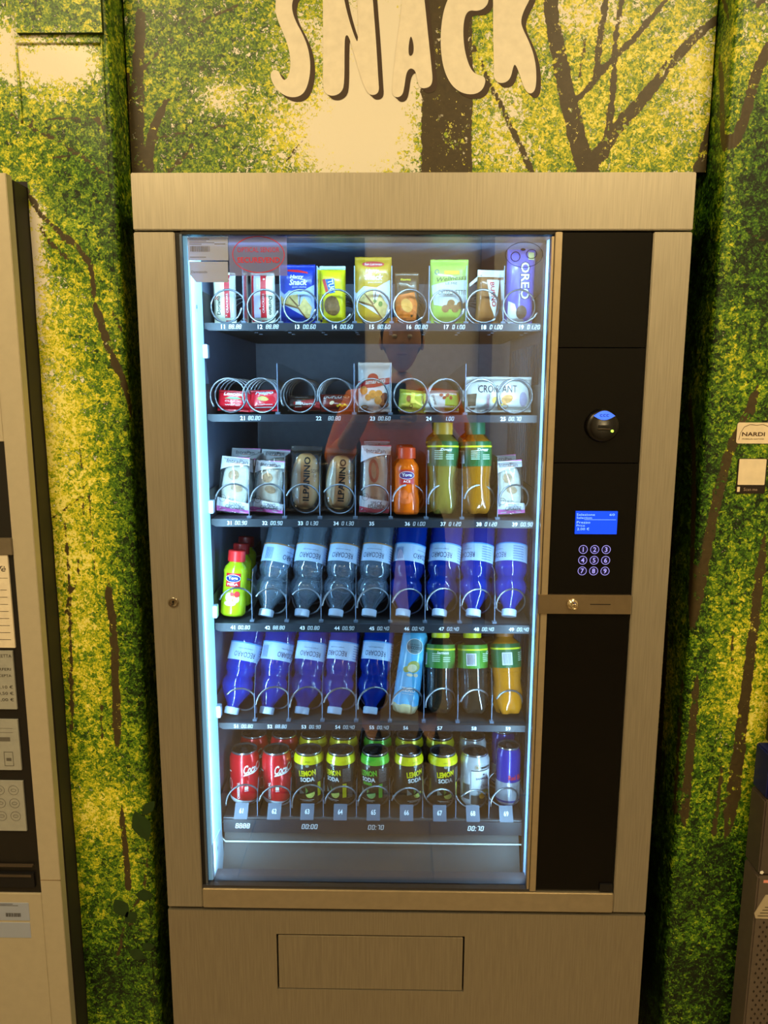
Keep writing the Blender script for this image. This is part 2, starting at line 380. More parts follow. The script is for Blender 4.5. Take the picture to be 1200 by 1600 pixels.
# ------------------------------------------------------------------ room shell
PAINT = mat('beige wall paint', (212, 206, 194), .8, bump=.1)
XW, XE, YB = -2.3, 2.3, -3.05
fl_m = mat('beige floor tile', (138, 124, 104), .35, scale=6, var=.12)
f = MB().box(XW-.1, XE+.1, YB-.1, .9, -.1, 0).build('floor', fl_m); struct(f)
tb = MB()
tile = MB().box(-.297, .297, -.297, .297, 0, .006)
tme = None
for i in range(8):
    for j in range(6):
        cx = XW+.3+i*.6; cy = YB+.3+j*.6
        if cx > XE: continue
        if tme is None:
            o = tile.build('tile', fl_m, f, bevel=.001); tme = o.data
        else:
            o = bpy.data.objects.new('tile', tme); C.objects.link(o); o.parent = f
        o.location = (cx, cy, 0)
struct(MB().box(XW-.1, XE+.1, YB-.1, .9, CEIL, CEIL+.1).build('ceiling', mat('white ceiling', (225, 220, 210), .85)))
back = MB()
DX0, DX1, DH = -1.45, -.20, 2.32
back.box(XW, DX0, YB-.1, YB, 0, CEIL).box(DX1, XE, YB-.1, YB, 0, CEIL).box(DX0, DX1, YB-.1, YB, DH, CEIL)
struct(back.build('wall_back', PAINT))
struct(MB().box(XW-.1, XW, YB-.1, .9, 0, CEIL).build('wall_west', PAINT))
struct(MB().box(XE, XE+.1, YB-.1, .9, 0, CEIL).build('wall_east', PAINT))
DARKW = mat('dark lacquered door', (30, 32, 40), .4)
d = MB().box(DX0+.05, DX1-.05, YB-.07, YB-.03, 0.01, DH-.05).build('door_1', DARKW, bevel=.003); struct(d)
MB().box(DX0, DX0+.05, YB-.1, YB+.01, 0, DH).box(DX1-.05, DX1, YB-.1, YB+.01, 0, DH).box(DX0+.05, DX1-.05, YB-.1, YB+.01, DH-.05, DH).build('door_frame', mat('dark door frame', (45, 40, 38), .4), d)
MB().tube([(DX1-.15, YB-.03, 1.05), (DX1-.15, YB+.03, 1.05), (DX1-.28, YB+.03, 1.05)], .01, 8).build('door_handle', mat('steel', (150, 150, 150), .3, 1.), d, True)
struct(MB().box(.45, .52, YB, YB+.07, 0, CEIL).build('trim_1', mat('brown post', (120, 100, 80), .6)))
for (a, b_) in ((XW, DX0), (DX1, XE)):
    struct(MB().box(a, b_, YB, YB+.012, .0, .08).build('baseboard_back', mat('baseboard', (170, 155, 135), .5), bevel=.002))
lamp_m = mat('lit lamp diffuser', (255, 225, 180), .5, emit=2.)
for i, ((x, y), pw) in enumerate(zip(lamp_spots, lamp_power)):
    t = empty('ceiling_light', (x, y, CEIL), 'square white recessed ceiling panel light '+['above left of the machine', 'above right of the machine', 'at the back left by the dark door', 'at the back right corner of the room'][i], 'ceiling light', 'ceiling panel lights')
    MB().box(-.31, .31, -.31, -.29, -.02, 0).box(-.31, .31, .29, .31, -.02, 0).box(-.31, -.29, -.29, .29, -.02, 0).box(.29, .31, -.29, .29, -.02, 0).build('frame', mat('lamp frame', (220, 220, 215), .4), t)
    MB().box(-.29, .29, -.29, .29, -.012, -.004).build('diffuser', lamp_m, t)
    l = area('lamp', (0, 0, -.03), (0, 0, -1), .56, .56, pw, WARM, t)

# walls covered with the forest print
def fr(a, b, s): return list(np.linspace(a, b, max(2, int(round(abs(b-a)/s))+1)))
YW = .065; XL = -.497; XR = .521; RC = .012
zsv = [0.0]+fr(.12, 2.16, .006)+[CEIL]
def ledge(x, z):                              # upper part of the left wall stands a little proud, over a boxed-in panel
    y = YW+.0012*math.sin(x*23+z*9)+.0008*math.sin(z*41+x*17)
    return y
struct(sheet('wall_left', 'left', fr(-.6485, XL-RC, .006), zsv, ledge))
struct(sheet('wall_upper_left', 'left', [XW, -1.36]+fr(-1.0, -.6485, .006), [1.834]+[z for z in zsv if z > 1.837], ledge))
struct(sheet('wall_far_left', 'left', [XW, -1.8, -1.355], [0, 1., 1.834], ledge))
xs = fr(XR+RC, .9, .006)+[XE]
struct(sheet('wall_right', 'right', xs, zsv, lambda x, z: YW))
# rounded corners and the returns going back beside the machine
def retL(q, z):                               # q: distance along the return
    if q < RC*1.57:
        a = q/RC; return (XL-RC+RC*math.sin(a), YW+RC-RC*math.cos(a), z)
    return (XL, YW+RC+(q-RC*1.57), z)
def retR(q, z):
    x, y, z = retL(q, z); return (XR-(x-XL), y, z)
qs = fr(0, RC*1.57, .003)+fr(.03, .2, .008)+[.9]
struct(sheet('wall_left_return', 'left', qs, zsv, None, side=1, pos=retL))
o = sheet('wall_right_return', 'right', qs, zsv, None, side=1, pos=retR); struct(o)
o.data.flip_normals()
struct(MB().box(XL-.1, XR+.1, .88, .9, 0, CEIL).build('wall_niche', mat('dark niche wall', (40, 38, 34), .8)))

# larger dark leaves printed near the foot of the left wall
DLF = mat('printed dark leaf', (36, 62, 22), .45, var=.2)
wl = bpy.data.objects['wall_left']
for (lx, ly, r0, r1, rot_) in ((222, 1290, 17, 30, 20), (232, 1262, 9, 18, -40), (226, 1398, 15, 13, 0), (190, 1418, 15, 20, 30), (205, 1432, 12, 14, -50), (232, 1478, 12, 9, 10), (215, 1490, 12, 16, 60)):
    q = at(lx, ly, YW); k_ = .00115
    r_ = math.radians(rot_); pl_ = [(0, -r1), (r0*.7, -r1*.45), (r0, r1*.1), (r0*.55, r1*.65), (0, r1), (-r0*.55, r1*.65), (-r0, r1*.1), (-r0*.7, -r1*.45)]
    dec('leaf', [P(*[(q.x+k_*(a_*math.cos(r_)-b_*math.sin(r_)), q.z+k_*(a_*math.sin(r_)+b_*math.cos(r_))) for a_, b_ in pl_])], DLF, wl, flat(YW-.0018), .0004)
# boxed-in panel under the print, top left
cw = empty('cable_cover', (0, 0, 0), 'shallow boxed-in cover wrapped in forest print at upper left', 'cable cover')
p0 = at(22, 0, YW-.012); p1 = at(160, 51, YW-.012)
sheet('cover_panel', 'left', fr(p0.x, p1.x, .006), fr(p1.z, 2.3, .006), lambda x, z: YW-.013, cw)
MB().box(p0.x, p1.x, YW-.0125, YW-.003, p1.z, 2.3).build('cover_body', mat('shade painted cover edge', (48, 64, 22), .6), cw, bevel=.0008)  # dark green puts the recess shade under the ledge into the colour
_cc = cw
p2 = at(25, 70, YW-.005); p3 = at(162, 160, YW-.005)
o = MB().box(p2.x-.003, p2.x, YW-.003, YW-.0005, p3.z-.03, p1.z).box(p3.x-.001, p3.x+.002, YW-.003, YW-.0005, p3.z-.03, p1.z).box(p2.x, p3.x, YW-.006, YW-.0005, p1.z-.012, p1.z).build('cover_rib', WALLP, cw, bevel=.0006)
paint(o.data, 'left', YW)

# ------------------------------------------------------------------ sign board over the machine
YS = .135
bd = empty('sign_board', (0, YS, 1.84), 'large forest printed board reading SNACK above the snack machine', 'sign')
bd_inv = Vector((0, -YS, -1.84))
v = []; xsn, zsn = 156, 78
zz = [1.833+(2.62-1.833)*(j/zsn) for j in range(zsn+1)]
zz = fr(1.866, 2.14, .006)+[2.6]
BX0, BX1 = XL+.004, XR-.004
for z in zz:
    x0, x1 = BX0, BX1
    for i in range(xsn+1): v.append((x0+(x1-x0)*i/xsn, YS, z))
f = [(j*(xsn+1)+i, j*(xsn+1)+i+1, (j+1)*(xsn+1)+i+1, (j+1)*(xsn+1)+i) for j in range(len(zz)-1) for i in range(xsn)]
me = bpy.data.meshes.new('printed_face'); me.from_pydata(v, [], f); paint(me, 'board', YS); me.transform(Matrix.Translation(bd_inv)); link('printed_face', me, WALLP, bd)
MB().add([(x, y, z) for y in (.001, .02) for x, z in ((BX0, .026), (BX1, .026), (BX1, .76), (BX0, .76))],
         [(0, 1, 2, 3), (7, 6, 5, 4), (0, 4, 5, 1), (1, 5, 6, 2), (2, 6, 7, 3), (3, 7, 4, 0)]).build('panel', mat('dark board edge', (30, 26, 20), .6), bd)
SN = {'S': [(110, -100), (88, -50), (72, 10), (75, 60), (100, 120), (122, 175), (131, 235), (124, 285), (108, 304), (96, 292), (86, 268), (68, 261), (53, 276), (60, 310), (85, 345), (122, 366), (160, 365), (186, 343), (201, 295), (205, 240), (196, 180), (176, 130), (148, 80), (134, 35), (138, 0), (152, -25), (180, -20), (215, -60), (195, -110), (150, -128)],
 'N': [(250, -120), (315, -110), (330, 0), (350, 80), (372, 145), (383, 163), (383, 60), (378, -20), (372, -120), (430, -120), (438, 0), (450, 150), (459, 300), (462, 342), (450, 356), (430, 358), (415, 345), (396, 300), (368, 205), (348, 135), (336, 132), (332, 160), (332, 318), (320, 348), (292, 362), (262, 355), (250, 325), (252, 200)],
 'A': [(560, -120), (615, -120), (632, 0), (645, 130), (658, 250), (663, 305), (652, 328), (620, 334), (608, 318), (602, 282), (594, 262), (577, 256), (563, 275), (556, 330), (548, 360), (525, 368), (508, 352), (515, 280), (525, 180), (542, 60)],
 'C': [(750, -50), (722, -10), (702, 45), (692, 120), (693, 200), (706, 270), (735, 325), (775, 352), (820, 356), (850, 338), (862, 303), (853, 286), (832, 282), (812, 270), (795, 238), (780, 180), (776, 110), (783, 60), (800, 39), (830, 43), (856, 33), (873, 8), (868, -25), (840, -60), (790, -72)],
 'K': [(890, -120), (888, 100), (892, 250), (890, 290), (905, 312), (935, 312), (955, 293), (964, 252), (971, 240), (985, 270), (1000, 318), (1015, 348), (1035, 353), (1050, 330), (1051, 260), (1040, 200), (1020, 150), (1000, 110), (992, 80), (1004, 40), (1026, 0), (1045, -60), (1055, -120), (1000, -120), (950, -90)]}
def zoomp(x, y): q = at(400+x/2.4, y/2.4, YS); return (q.x, q.z-1.84)
def smoothpoly(pts, k=2):
    for _ in range(k):
        out = []
        for i in range(len(pts)):
            a, b = pts[i], pts[(i+1) % len(pts)]
            out += [(a[0]*.75+b[0]*.25, a[1]*.75+b[1]*.25), (a[0]*.25+b[0]*.75, a[1]*.25+b[1]*.75)]
        pts = out
    return pts
LW = mat('cream letter print', (238, 232, 218), .5); LS = mat('brown letter shadow print', (62, 44, 28), .5)
for ch, pts in SN.items():
    p = smoothpoly(pts)
    me_l = dec('letter', [P(*[zoomp(x, y) for x, y in p])], LW, bd, lambda x, z, off: (x, -off, z), .0012)
    me_l['label'] = 'cream hand-drawn letter '+ch+' with a brown drop shadow'
    g = [P(*[zoomp(x+dx*18/6, y+dx*17/6) for x, y in p]) for dx in range(1, 7)]
    for i_, gg in enumerate(g[:]): pass
    bm = bmesh.new()
    sh = []
    for i_, gg in enumerate(g): sh.append(gg)
    dec('letter_shadow', [g[5]], LS, me_l, lambda x, z, off: (x, -off, z), .0006)
    dec('letter_shadow', [g[2]], LS, me_l, lambda x, z, off: (x, -off, z), .0008)
dec('letter_gap', [P(*[zoomp(*q) for q in smoothpoly([(580, 128), (592, 170), (590, 206), (574, 214), (571, 180)])])], LS, bd, lambda x, z, off: (x, -off, z), .0016)

# ------------------------------------------------------------------ snack machine
def brushed(name, rgb, metal=.75, rough=.42):
    m = mat(name, rgb, rough, metal, var=.10, scale=1., stretch=(420, 420, 14)); return m
ALU = brushed('brushed aluminium', (176, 170, 156))
ALU2 = brushed('brushed base panel', (168, 160, 144))
SILL = mat('polished metal sill', (190, 180, 160), .3, .8)
BLK = mat('black rubber gasket', (14, 14, 18), .5)
CAB = mat('dark cabinet shell', (34, 34, 36), .5)
GLB = mat('black glossy panel', (10, 9, 8), .16, spec=.22)
vm = empty('vending_machine', (0, 0, 0), 'tall aluminium framed snack and drink vending machine with lit glass front', 'vending machine')
MB().box(-.45, .45, 0, .05, 1.7425, 1.83).build('header_panel', ALU, vm, bevel=.0015)
MB().box(-.45, -.3835, 0, .05, .522, 1.7395).build('side_post', ALU, vm, bevel=.0015)
MB().box(.3885, .45, 0, .05, .522, 1.7395).build('side_post', ALU, vm, bevel=.0015)
sl = MB().box(-.3825, .3875, -.002, .05, .5225, .5625).build('sill', SILL, vm, bevel=.0015)
# base panel with an opening for the flap
FX0, FX1, FZ0, FZ1 = -.2455, .1125, .348, .4675
bp_ = MB().box(-.45, FX0, 0, .05, .02, .5155).box(FX1, .45, 0, .05, .02, .5155).box(FX0, FX1, 0, .05, .02, FZ0).box(FX0, FX1, 0, .05, FZ1, .5155).build('base_panel', ALU2, vm)
MB().box(FX0+.003, FX1-.003, .0015, .012, FZ0+.001, FZ1-.004).build('delivery_flap', ALU2, vm, bevel=.001)
MB().box(FX0-.001, FX1+.001, .04, .055, FZ0-.001, FZ1+.001).build('flap_recess', BLK, vm)
fr_ = MB().box(-.447, -.376, .0505, .10, .02, 1.825).box(.232, .447, .0505, .10, .02, 1.825).box(-.376, .232, .0505, .10, 1.741, 1.825).box(-.376, .232, .0505, .10, .02, .50)
fr_.build('door_frame', CAB, vm)
cab = MB()
cab.box(-.45, -.44, .101, .80, .02, 1.828).box(.44, .45, .101, .80, .02, 1.828).box(-.44, .44, .78, .80, .02, 1.828).box(-.44, .44, .101, .78, 1.80, 1.828).box(-.44, .44, .101, .78, .02, .05)
cab.build('cabinet', CAB, vm)
for sx in (-.4, .4):
    for sy in (.08, .7): MB().lathe([(.02, 0), (.022, .004), (.012, .006), (.012, .02)], 14, cx=sx, cy=sy).build('foot', BLK, vm)
# inner liner
IN = mat('dark inner liner', (96, 106, 130), .55, bump=.05)
INL = mat('grey back liner', (168, 174, 194), .6)
LX0, LX1 = -.376, .262
MB().box(LX0-.004, LX0, .101, .66, .40, 1.76).build('liner_side', IN, vm)
MB().box(LX1, LX1+.004, .101, .66, .40, 1.76).build('liner_side', INL, vm)
rb = MB()
for i in range(20): rb.box(LX1-.003, LX1, .14+i*.024, .147+i*.024, .70, 1.58)
rb.build('liner_rib', INL, vm)['kind'] = 'stuff'
MB().box(LX0, LX1, .645, .66, .40, 1.76).build('liner_back', INL, vm)
MB().box(LX0, LX1, .101, .645, 1.745, 1.76).build('liner_top', IN, vm)
# white lit reveals at both sides of the window, plus added unseen lights
LEDW = mat('cool lit reveal', (160, 218, 245), .5, var=.02, emit=.52)
rv = MB().prismx([(.016, .53), (.098, .53), (.098, 1.739), (.016, 1.739)], -.3745, -.3670).build('lit_reveal', LEDW, vm)
MB().prismx([(.016, .53), (.062, .53), (.062, 1.739), (.016, 1.739)], .2300, .2325).build('lit_reveal', mat('cool lit reveal right', (150, 196, 250), .5, var=.02, emit=.6), vm)
for zq in (1.628, .615):
    MB().lathe([(.0025, -.3665), (.0025, -.3655)], 12).v
for zq in (1.628, .608):
    s_ = MB(); n_ = 12; R_ = .0035
    s_.add([(-.3668, .055+R_*math.cos(2*math.pi*i/n_), zq+R_*math.sin(2*math.pi*i/n_)) for i in range(n_)]+[(-.3655, .055+R_*math.cos(2*math.pi*i/n_), zq+R_*math.sin(2*math.pi*i/n_)) for i in range(n_)], [tuple(range(n_, 2*n_))]+[(i, (i+1) % n_, (i+1) % n_+n_, i+n_) for i in range(n_)])
    s_.build('screw', mat('steel screw', (120, 140, 150), .35, 1.), vm)
for x_, tx in ((-.360, .25), (.224, -.45)):
    area('led_fill_light', (x_, .020, 1.14), (x_+tx, .32, 1.14), .008, 1.12, 5.6, COOL, vm)  # unseen lights added behind the posts to strengthen the LED glow inside
area('led_fill_light', (-.07, .03, 1.735), (-.07, .16, 1.45), .56, .012, 4.0, COOL, vm)  # unseen top light added behind the header to brighten the goods
# gaskets and gold strip
MB().box(-.3835, -.3745, .004, .05, .563, 1.7395).build('gasket', BLK, vm)
MB().box(-.3745, .2312, .004, .05, 1.7365, 1.7425).build('gasket', BLK, vm)
MB().box(-.3765, -.3725, .0035, .0045, .564, 1.737).build('chrome_edge', mat('chrome blue edge', (130, 150, 190), .2, 1.), vm)
MB().box(.2312, .2425, -.001, .04, .564, 1.7395).build('window_post', mat('gold anodised strip', (190, 176, 150), .35, .7), vm, bevel=.001)
MB().box(.2262, .2300, .002, .014, .564, 1.733).build('window_post', mat('gold anodised strip', (190, 176, 150), .35, .7), vm)
MB().box(.2300, .2312, .002, .04, .564, 1.7395).build('gasket', BLK, vm)
MB().box(-.3835, .2312, .001, .05, .5625, .5675).build('sill_lip', mat('shiny lip', (60, 60, 66), .3, .3), vm)
# control column
for z0, z1 in ((1.559, 1.7395), (1.3682, 1.5575), (.5632, 1.3667)):
    MB().box(.2435, .3870, .004, .04, z0, z1).build('control_panel', GLB, vm, bevel=.0008)
MB().box(.3870, .3885, .03, .05, .5632, 1.7395).box(.2425, .2435, .02, .04, .5632, 1.7395).build('column_gap', BLK, vm)
rd = MB().lathe([(.0275, .0035), (.0275, -.004), (.0255, -.007), (.020, -.0085), (.0, -.009)], 40, cx=0, cy=0, axis='y')
rd.v = [(x+.3218, y, -z+1.4307) for x, y, z in rd.v]
rdo = rd.build('card_reader', mat('black reader', (10, 9, 9), .3), vm, True)
BLUE = mat('blue lit plastic', (60, 110, 255), .4, var=.2, scale=120, emit=1.0)
arc = [(.3218-.018+.036*i/10, 1.4307+.0165+.0085*math.sin(math.pi*i/10)) for i in range(11)]+[(.3218+.018-.036*i/10, 1.4307+.0165-.007*math.sin(math.pi*i/10)) for i in range(1, 10)]
dec('reader_light', [P(*arc)], BLUE, rdo, flat(-.0092), .0004)
dec('reader_emblem', [T('ccc', .3218, 1.4480, .0045, .015, bold=.0)], mat('dark blue emblem', (20, 50, 170), .5, emit=.3), rdo, flat(-.0092), .0008)
MB().box(.3128, .3318, -.0102, -.0085, 1.4278, 1.4318).build('reader_slot', BLK, rdo)
MB().box(.3122, .3325, -.0115, -.0088, 1.4248, 1.4262).build('slot_lip', mat('dark lip', (70, 60, 50), .3), rdo)
led = MB().lathe([(.0022, -.0115), (.0022, -.008)], 12, axis='y'); led.v = [(x+.3360, y, z+1.4222) for x, y, z in led.v]
led.build('indicator_light', mat('green lit indicator', (190, 255, 90), .4, emit=1.2), rdo)
# screen
scr = MB().box(.2850, .3560, .0005, .006, 1.2455, 1.2852).build('screen', mat('blue lit screen', (10, 70, 250), .3, var=.03, emit=.85), vm)
SCT = mat('screen lettering', (140, 200, 255), .4, emit=.9)
dec('screen_text', [T('Selezione', .3018, 1.2795, .0040, .031), T('60', .3465, 1.2795, .0038, .009), T('Selection', .2995, 1.2740, .0035, .026), Rc(.2995, .3535, 1.2705, 1.2710),
                    T('Prezzo', .2985, 1.2660, .0042, .023), T('Price', .2940, 1.2605, .0034, .014), T('2.00 €', .2985, 1.2545, .0044, .021)], SCT, scr, flat(.0005), .0004)
# keypad
KEY = mat('key ring light', (150, 150, 255), .4, emit=.85); KEYD = mat('key face', (14, 14, 60), .3, emit=.15)
for i in range(9):
    cx = .3008+.0197*(i % 3); cz = 1.2181-.0190*(i//3)
    k = MB().lathe([(.0075, .004), (.0075, .0028), (.0, .0027)], 24, axis='y'); k.v = [(x+cx, y, z+cz) for x, y, z in k.v]
    ko = k.build('key', KEYD, vm)
    dec('key_number', [Rg(cx, cz, .0076, .0076, .0008), T(str(i+1), cx, cz, .0085, bold=.012)], KEY, ko, flat(.0027), .0005)
# steel plate with return knob and slot
pl = MB().box(.2252, .3868, -.0045, .003, 1.1045, 1.1385).build('coin_plate', mat('steel coin plate', (150, 135, 112), .28, .8), vm, bevel=.0008)
MB().box(.3156, .3510, -.0050, -.0040, 1.1216, 1.1230).build('note_slot', BLK, pl)
kb = MB().lathe([(.0098, -.0045), (.0098, -.007), (.0085, -.008), (.006, -.008), (.0058, -.022), (.0045, -.023), (.003, -.021), (0, -.021)], 24, axis='y'); kb.v = [(x+.2848, y, z+1.1225) for x, y, z in kb.v]
kb.build('return_knob', mat('chrome knob', (225, 210, 180), .18, 1.), pl, True)
MB().box(.362, .386, .0, .006, .566, .580).build('panel_notch', BLK, vm)
lk = MB().lathe([(.0092, .001), (.0092, -.002), (.0075, -.003), (.0062, -.0022), (0, -.0022)], 24, axis='y'); lk.v = [(x-.4126, y, z+1.1193) for x, y, z in lk.v]
lk = lk.build('lock', mat('steel lock', (165, 155, 140), .25, 1.), vm, True)
dec('keyhole', [El(-.4126, 1.1205, .0018, .0018), Rc(-.4134, -.4118, 1.1155, 1.1205)], BLK, lk, flat(-.0022), .0004)

# trays
FL = [1.606, 1.4435, 1.249, 1.046, .842, .630]; RB = [1.5925, 1.4300, 1.2345, 1.0295, .8290, .6355]
COLX = [-.0653+.0667*(i-4) for i in range(9)]
RAIL = mat('dark tray rail', (30, 35, 44), .45); TRAY = mat('tray steel', (34, 36, 40), .6)
NUM = mat('rail lettering', (235, 240, 245), .5); LCDM = mat('price digits', (200, 206, 212), .5)
DIV = clear('tray divider plastic', (.86, .9, .95), .05, .16, (170, 190, 215), .15)
WIRE = mat('coil wire', (140, 142, 148), .35, .9)
prices = [['88.88', '88.88', '00.60', '00.60', '80.60', '00.80', '01.00', '01.00', '01.20'], None,
          ['00.90', '00.90', '01.30', '01.30', '', '01.00', '01.20', '01.20', '00.90'],
          ['00.80', '88.80', '00.80', '00.90', '00.40', '00.40', '00.40', '00.40', '00.40'],
          ['00.80', '88.80', '00.90', '00.40', '00.40', '', '', '', '']]
def helix(cx, cz, r, y0, pitch, turns, a0, wire=.0019, n=22, rev=1):
    pts = []
    for k in range(int(turns*n)+1):
        a = math.radians(a0)-rev*2*math.pi*k/n
        pts.append((cx+r*math.cos(a), y0+pitch*k/n, cz+r*math.sin(a)))
    return MB().tube(pts, wire, 6)
coil_cache = {}
for t in range(6):
    z = FL[t]
    if t < 5:
        tr = MB().prism([(-.372, z), (.2385, z), (.2385, RB[t]+.006), (.234, RB[t]), (-.360, RB[t]), (-.372, RB[t]+.006)], .1085, .1125).build('tray', RAIL, vm)
    else:
        tr = MB().box(-.366, .240, .1085, .1125, .607, .6355).build('tray', RAIL, vm)
    sl_ = MB().box(-.370, .238, .1128, .64, z-.006, z-.002)
    sl_.build('tray_floor', TRAY, tr)
    MB().box(-.372, -.370, .113, .62, z-.006, z+.055).build('tray_side', TRAY, tr)
    MB().box(.238, .240, .113, .62, z-.006, z+.055).build('tray_side', TRAY, tr)
    if t in (0, 1):
        vs_ = MB()
        for i in range(9):
            for j in range(4): vs_.box(COLX[i]+.034-.006, COLX[i]+.034+.0, .15+j*.05, .156+j*.05, z-.0072, z-.0061)
        vs_.build('vent_slot', mat('slot light', (130, 140, 160), .5), tr)['kind'] = 'stuff'
    if t == 5:
        MB().tube([(-.372, .108, .632), (-.370, .106, .598), (-.362, .104, .590), (.236, .104, .590), (.2385, .106, .598)], .0016, 6).build('sensor_rail', mat('pale rail wire', (205, 205, 200), .4), tr, True)
        MB().box(-.366, .240, .1105, .116, .6362, .6385).build('tray_edge', mat('tray edge steel', (90, 92, 96), .4, .6), tr)
    # coil radius and phase
    if t == 0: R_, y0, pit, tn, a0 = .0305, .120, .045, 7, -20
    elif t == 1: R_, y0, pit, tn, a0 = .0315, .122, .036, 5, -150
    else: R_, y0, pit, tn, a0 = .0305, .120, .070, 5, 180
    cz = z+R_+.002
    for i in range(9):
        if t == 1 and i == 8: xx = None
        if t == 1: xx = [-.3345, -.2745, -.2045, -.1365, -.0690, .0035, .0680, .1335, .1985][i]
        else: xx = COLX[i]
        tn_ = tn
        aa = a0+[0, 8, -12, 15, -5, 4, -20, -35, -45][(i+t*2) % 9] if t > 1 else a0+[10, 0, 6, -12, 5, -25, 8, -30, -5][i]
        c_ = helix(xx, cz, R_, y0, pit, tn_, aa).build('coil', WIRE, tr, True)
    # dividers
    if t == 0: hts = [(i, .100) for i in range(1, 9)]
    elif t == 1: hts = []
    else: hts = [(i, {2: .115, 3: .100, 4: .105, 5: .080}[t]) for i in range(1, 9)]
    def divider(x, h, full=False):
        a = .120
        MB().prismx([(a, z), (.60, z), (.60, z+h*.8), (a+.07, z+h), (a+.02, z+h), (a+(.0 if (t < 2 or full) else .001), z+(h if t < 2 else h*.55))], x-.0006, x+.0006).build('divider', DIV, tr)
        MB().tube([(x, a, z+.001), (x, a, z+(h if t < 2 else h*.55))], .0008, 5).build('divider_edge', mat('divider edge', (110, 122, 146), .5), tr)
        MB().box(x-.004, x+.004, a-.004, a+.006, z, z+.004).build('divider_foot', mat('divider foot', (90, 100, 118), .5), tr)
    for i, h in hts: divider((COLX[i-1]+COLX[i])/2, h)
    if t == 1:
        for x in (-.2405, -.1000, -.0335, .1035): divider(x, .092)
    # numbers and prices
    if t == 1:
        for n_, px_, pr, pp in (('21', 379, '80.80', 396), ('22', 498, '80.80', 521), ('23', 582, '00.60', 599), ('24', 670, ' 1.00', 698), ('25', 786, '00.70', 803)):
            q = at(px_, 657, .108); dec('slot_number', [T(n_, q.x, (z+RB[t])/2, .0075, bold=.02)], NUM, tr, flat(.1085))
            q = at(pp, 657, .108); dec('price', [seg7(pr, q.x-.010, (z+RB[t])/2-.0036, .0075)], LCDM, tr, flat(.1085))
    elif t < 5:
        for i in range(9):
            x = COLX[i]-.002
            dec('slot_number', [T('%d%d' % (t+1, i+1), x, (z+RB[t])/2, .0075, bold=.02)], NUM, tr, flat(.1085))
            if prices[t][i]: dec('price', [seg7(prices[t][i], x+.010, (z+RB[t])/2-.0036, .0075)], LCDM, tr, flat(.1085))
    else:
        TAG = mat('grey tag', (84, 92, 108), .45)
        for i in range(9):
            x = COLX[i]+.001
            tg = MB().prismx([(.1075, .6365), (.1090, .6365), (.1285, .659), (.1275, .6605)], x-.0135, x+.0135).build('slot_tag', TAG, tr)
            dec('slot_number', [T('6%d' % (i+1), x, .649, .0075, bold=.02)], NUM, tr, lambda x_, z_, o_: (x_, .1075+(z_-.6365)*.83-o_, z_), .0007)
            s_ = {0: '8888', 2: '00:00', 4: '00:70', 7: '00:70'}.get(i)
            if s_: dec('price', [seg7(s_, x-.011, .6165, .0105)], NUM, tr, flat(.1085), .0005)
# small hinges on the left reveal
for zq in (1.555, 1.275, 1.075, .875):
    MB().box(-.3668, -.358, .085, .100, zq-.012, zq+.012).build('tray_clip', mat('clip steel', (170, 190, 210), .3, .6), vm, bevel=.001)
# delivery chute
MB().prismx([(.118, .602), (.121, .602), (.058, .470), (.052, .470)], -.3665, .2290).build('chute_flap', mat('dark grey flap', (56, 55, 56), .6), vm)
MB().box(-.3665, .2290, .052, .60, .462, .470).build('chute_floor', BLK, vm)
brk = MB().prismx([(.018, .54), (.10, .54), (.10, .592), (.085, .63), (.018, .64)], -.3668, -.3655).build('bracket', mat('pale bracket', (190, 215, 235), .4), vm)
# glass pane and stickers
GL = clear('window glass', (.93, .95, .96), .02, 0, rough=.0, ior=1.5, edge=2.6)
MB().box(-.3745, .2300, .0125, .0155, .5672, 1.7368).build('glass_pane', GL, vm)
def stk(name, px0, py0, px1, py1, m, Y=.0125, y2=.0008, parent=vm, bevel=0):
    a = at(px0, py0, Y); b = at(px1, py1, Y)
    return MB().box(a.x, b.x, Y-y2, Y, b.z, a.z).build(name, m, parent), a, b
PAPER = clear('paper label', (1, 1, 1), 0, 1., (205, 218, 250), .6)
o, a, b = stk('price_sticker', 293, 371, 357, 407, PAPER)
W_ = b.x-a.x; H_ = a.z-b.z
g = []
x = a.x+.004
random.seed(3)
while x < a.x+W_*.55:
    w = random.choice((.0004, .0008, .0012)); g.append(Rc(x, x+w, a.z-H_*.62, a.z-H_*.38)); x += w+random.choice((.0005, .0009))
dec('barcode', g, GREYT, o, flat(.0117), .0004)
g = [Rc(a.x+.003, a.x+.003+W_*q, a.z-H_*k-.0009, a.z-H_*k) for q, k in ((.5, .08), (.42, .15), (.62, .22), (.3, .29), (.4, .85))]+[Rc(b.x-.022, b.x-.004, a.z-H_*.3, a.z-H_*.27)]
dec('small_print', g, GREYT, o, flat(.0117), .0004)
a = at(296, 409, .0125); b = at(357, 441, .0125)
o = MB().prism([(a.x+.010, b.z), (b.x, b.z), (b.x, a.z), (a.x, a.z), (a.x, b.z+.012)], .0117, .0125).build('sticker', clear('pale label', (1, 1, 1), 0, 1., (205, 218, 250), .6), vm)
dec('small_print', [T('Dammanndo', a.x+.016, (a.z+b.z)/2, .004, .026)], GREYT, o, flat(.0117), .0004)
OPM = clear('frosted sticker film', (.9, .9, 1.), .0, .6, (176, 190, 250), .3)
o, a, b = stk('sensor_sticker', 357, 369, 449, 431, OPM)
o['label'] = 'lilac film sticker reading OPTICAL SENSOR SECUREVEND in a red oval'
cx, cz = at(404, 398, .0125).x, at(404, 398, .0125).z
REDM = mat('sticker red', (205, 40, 60), .5)
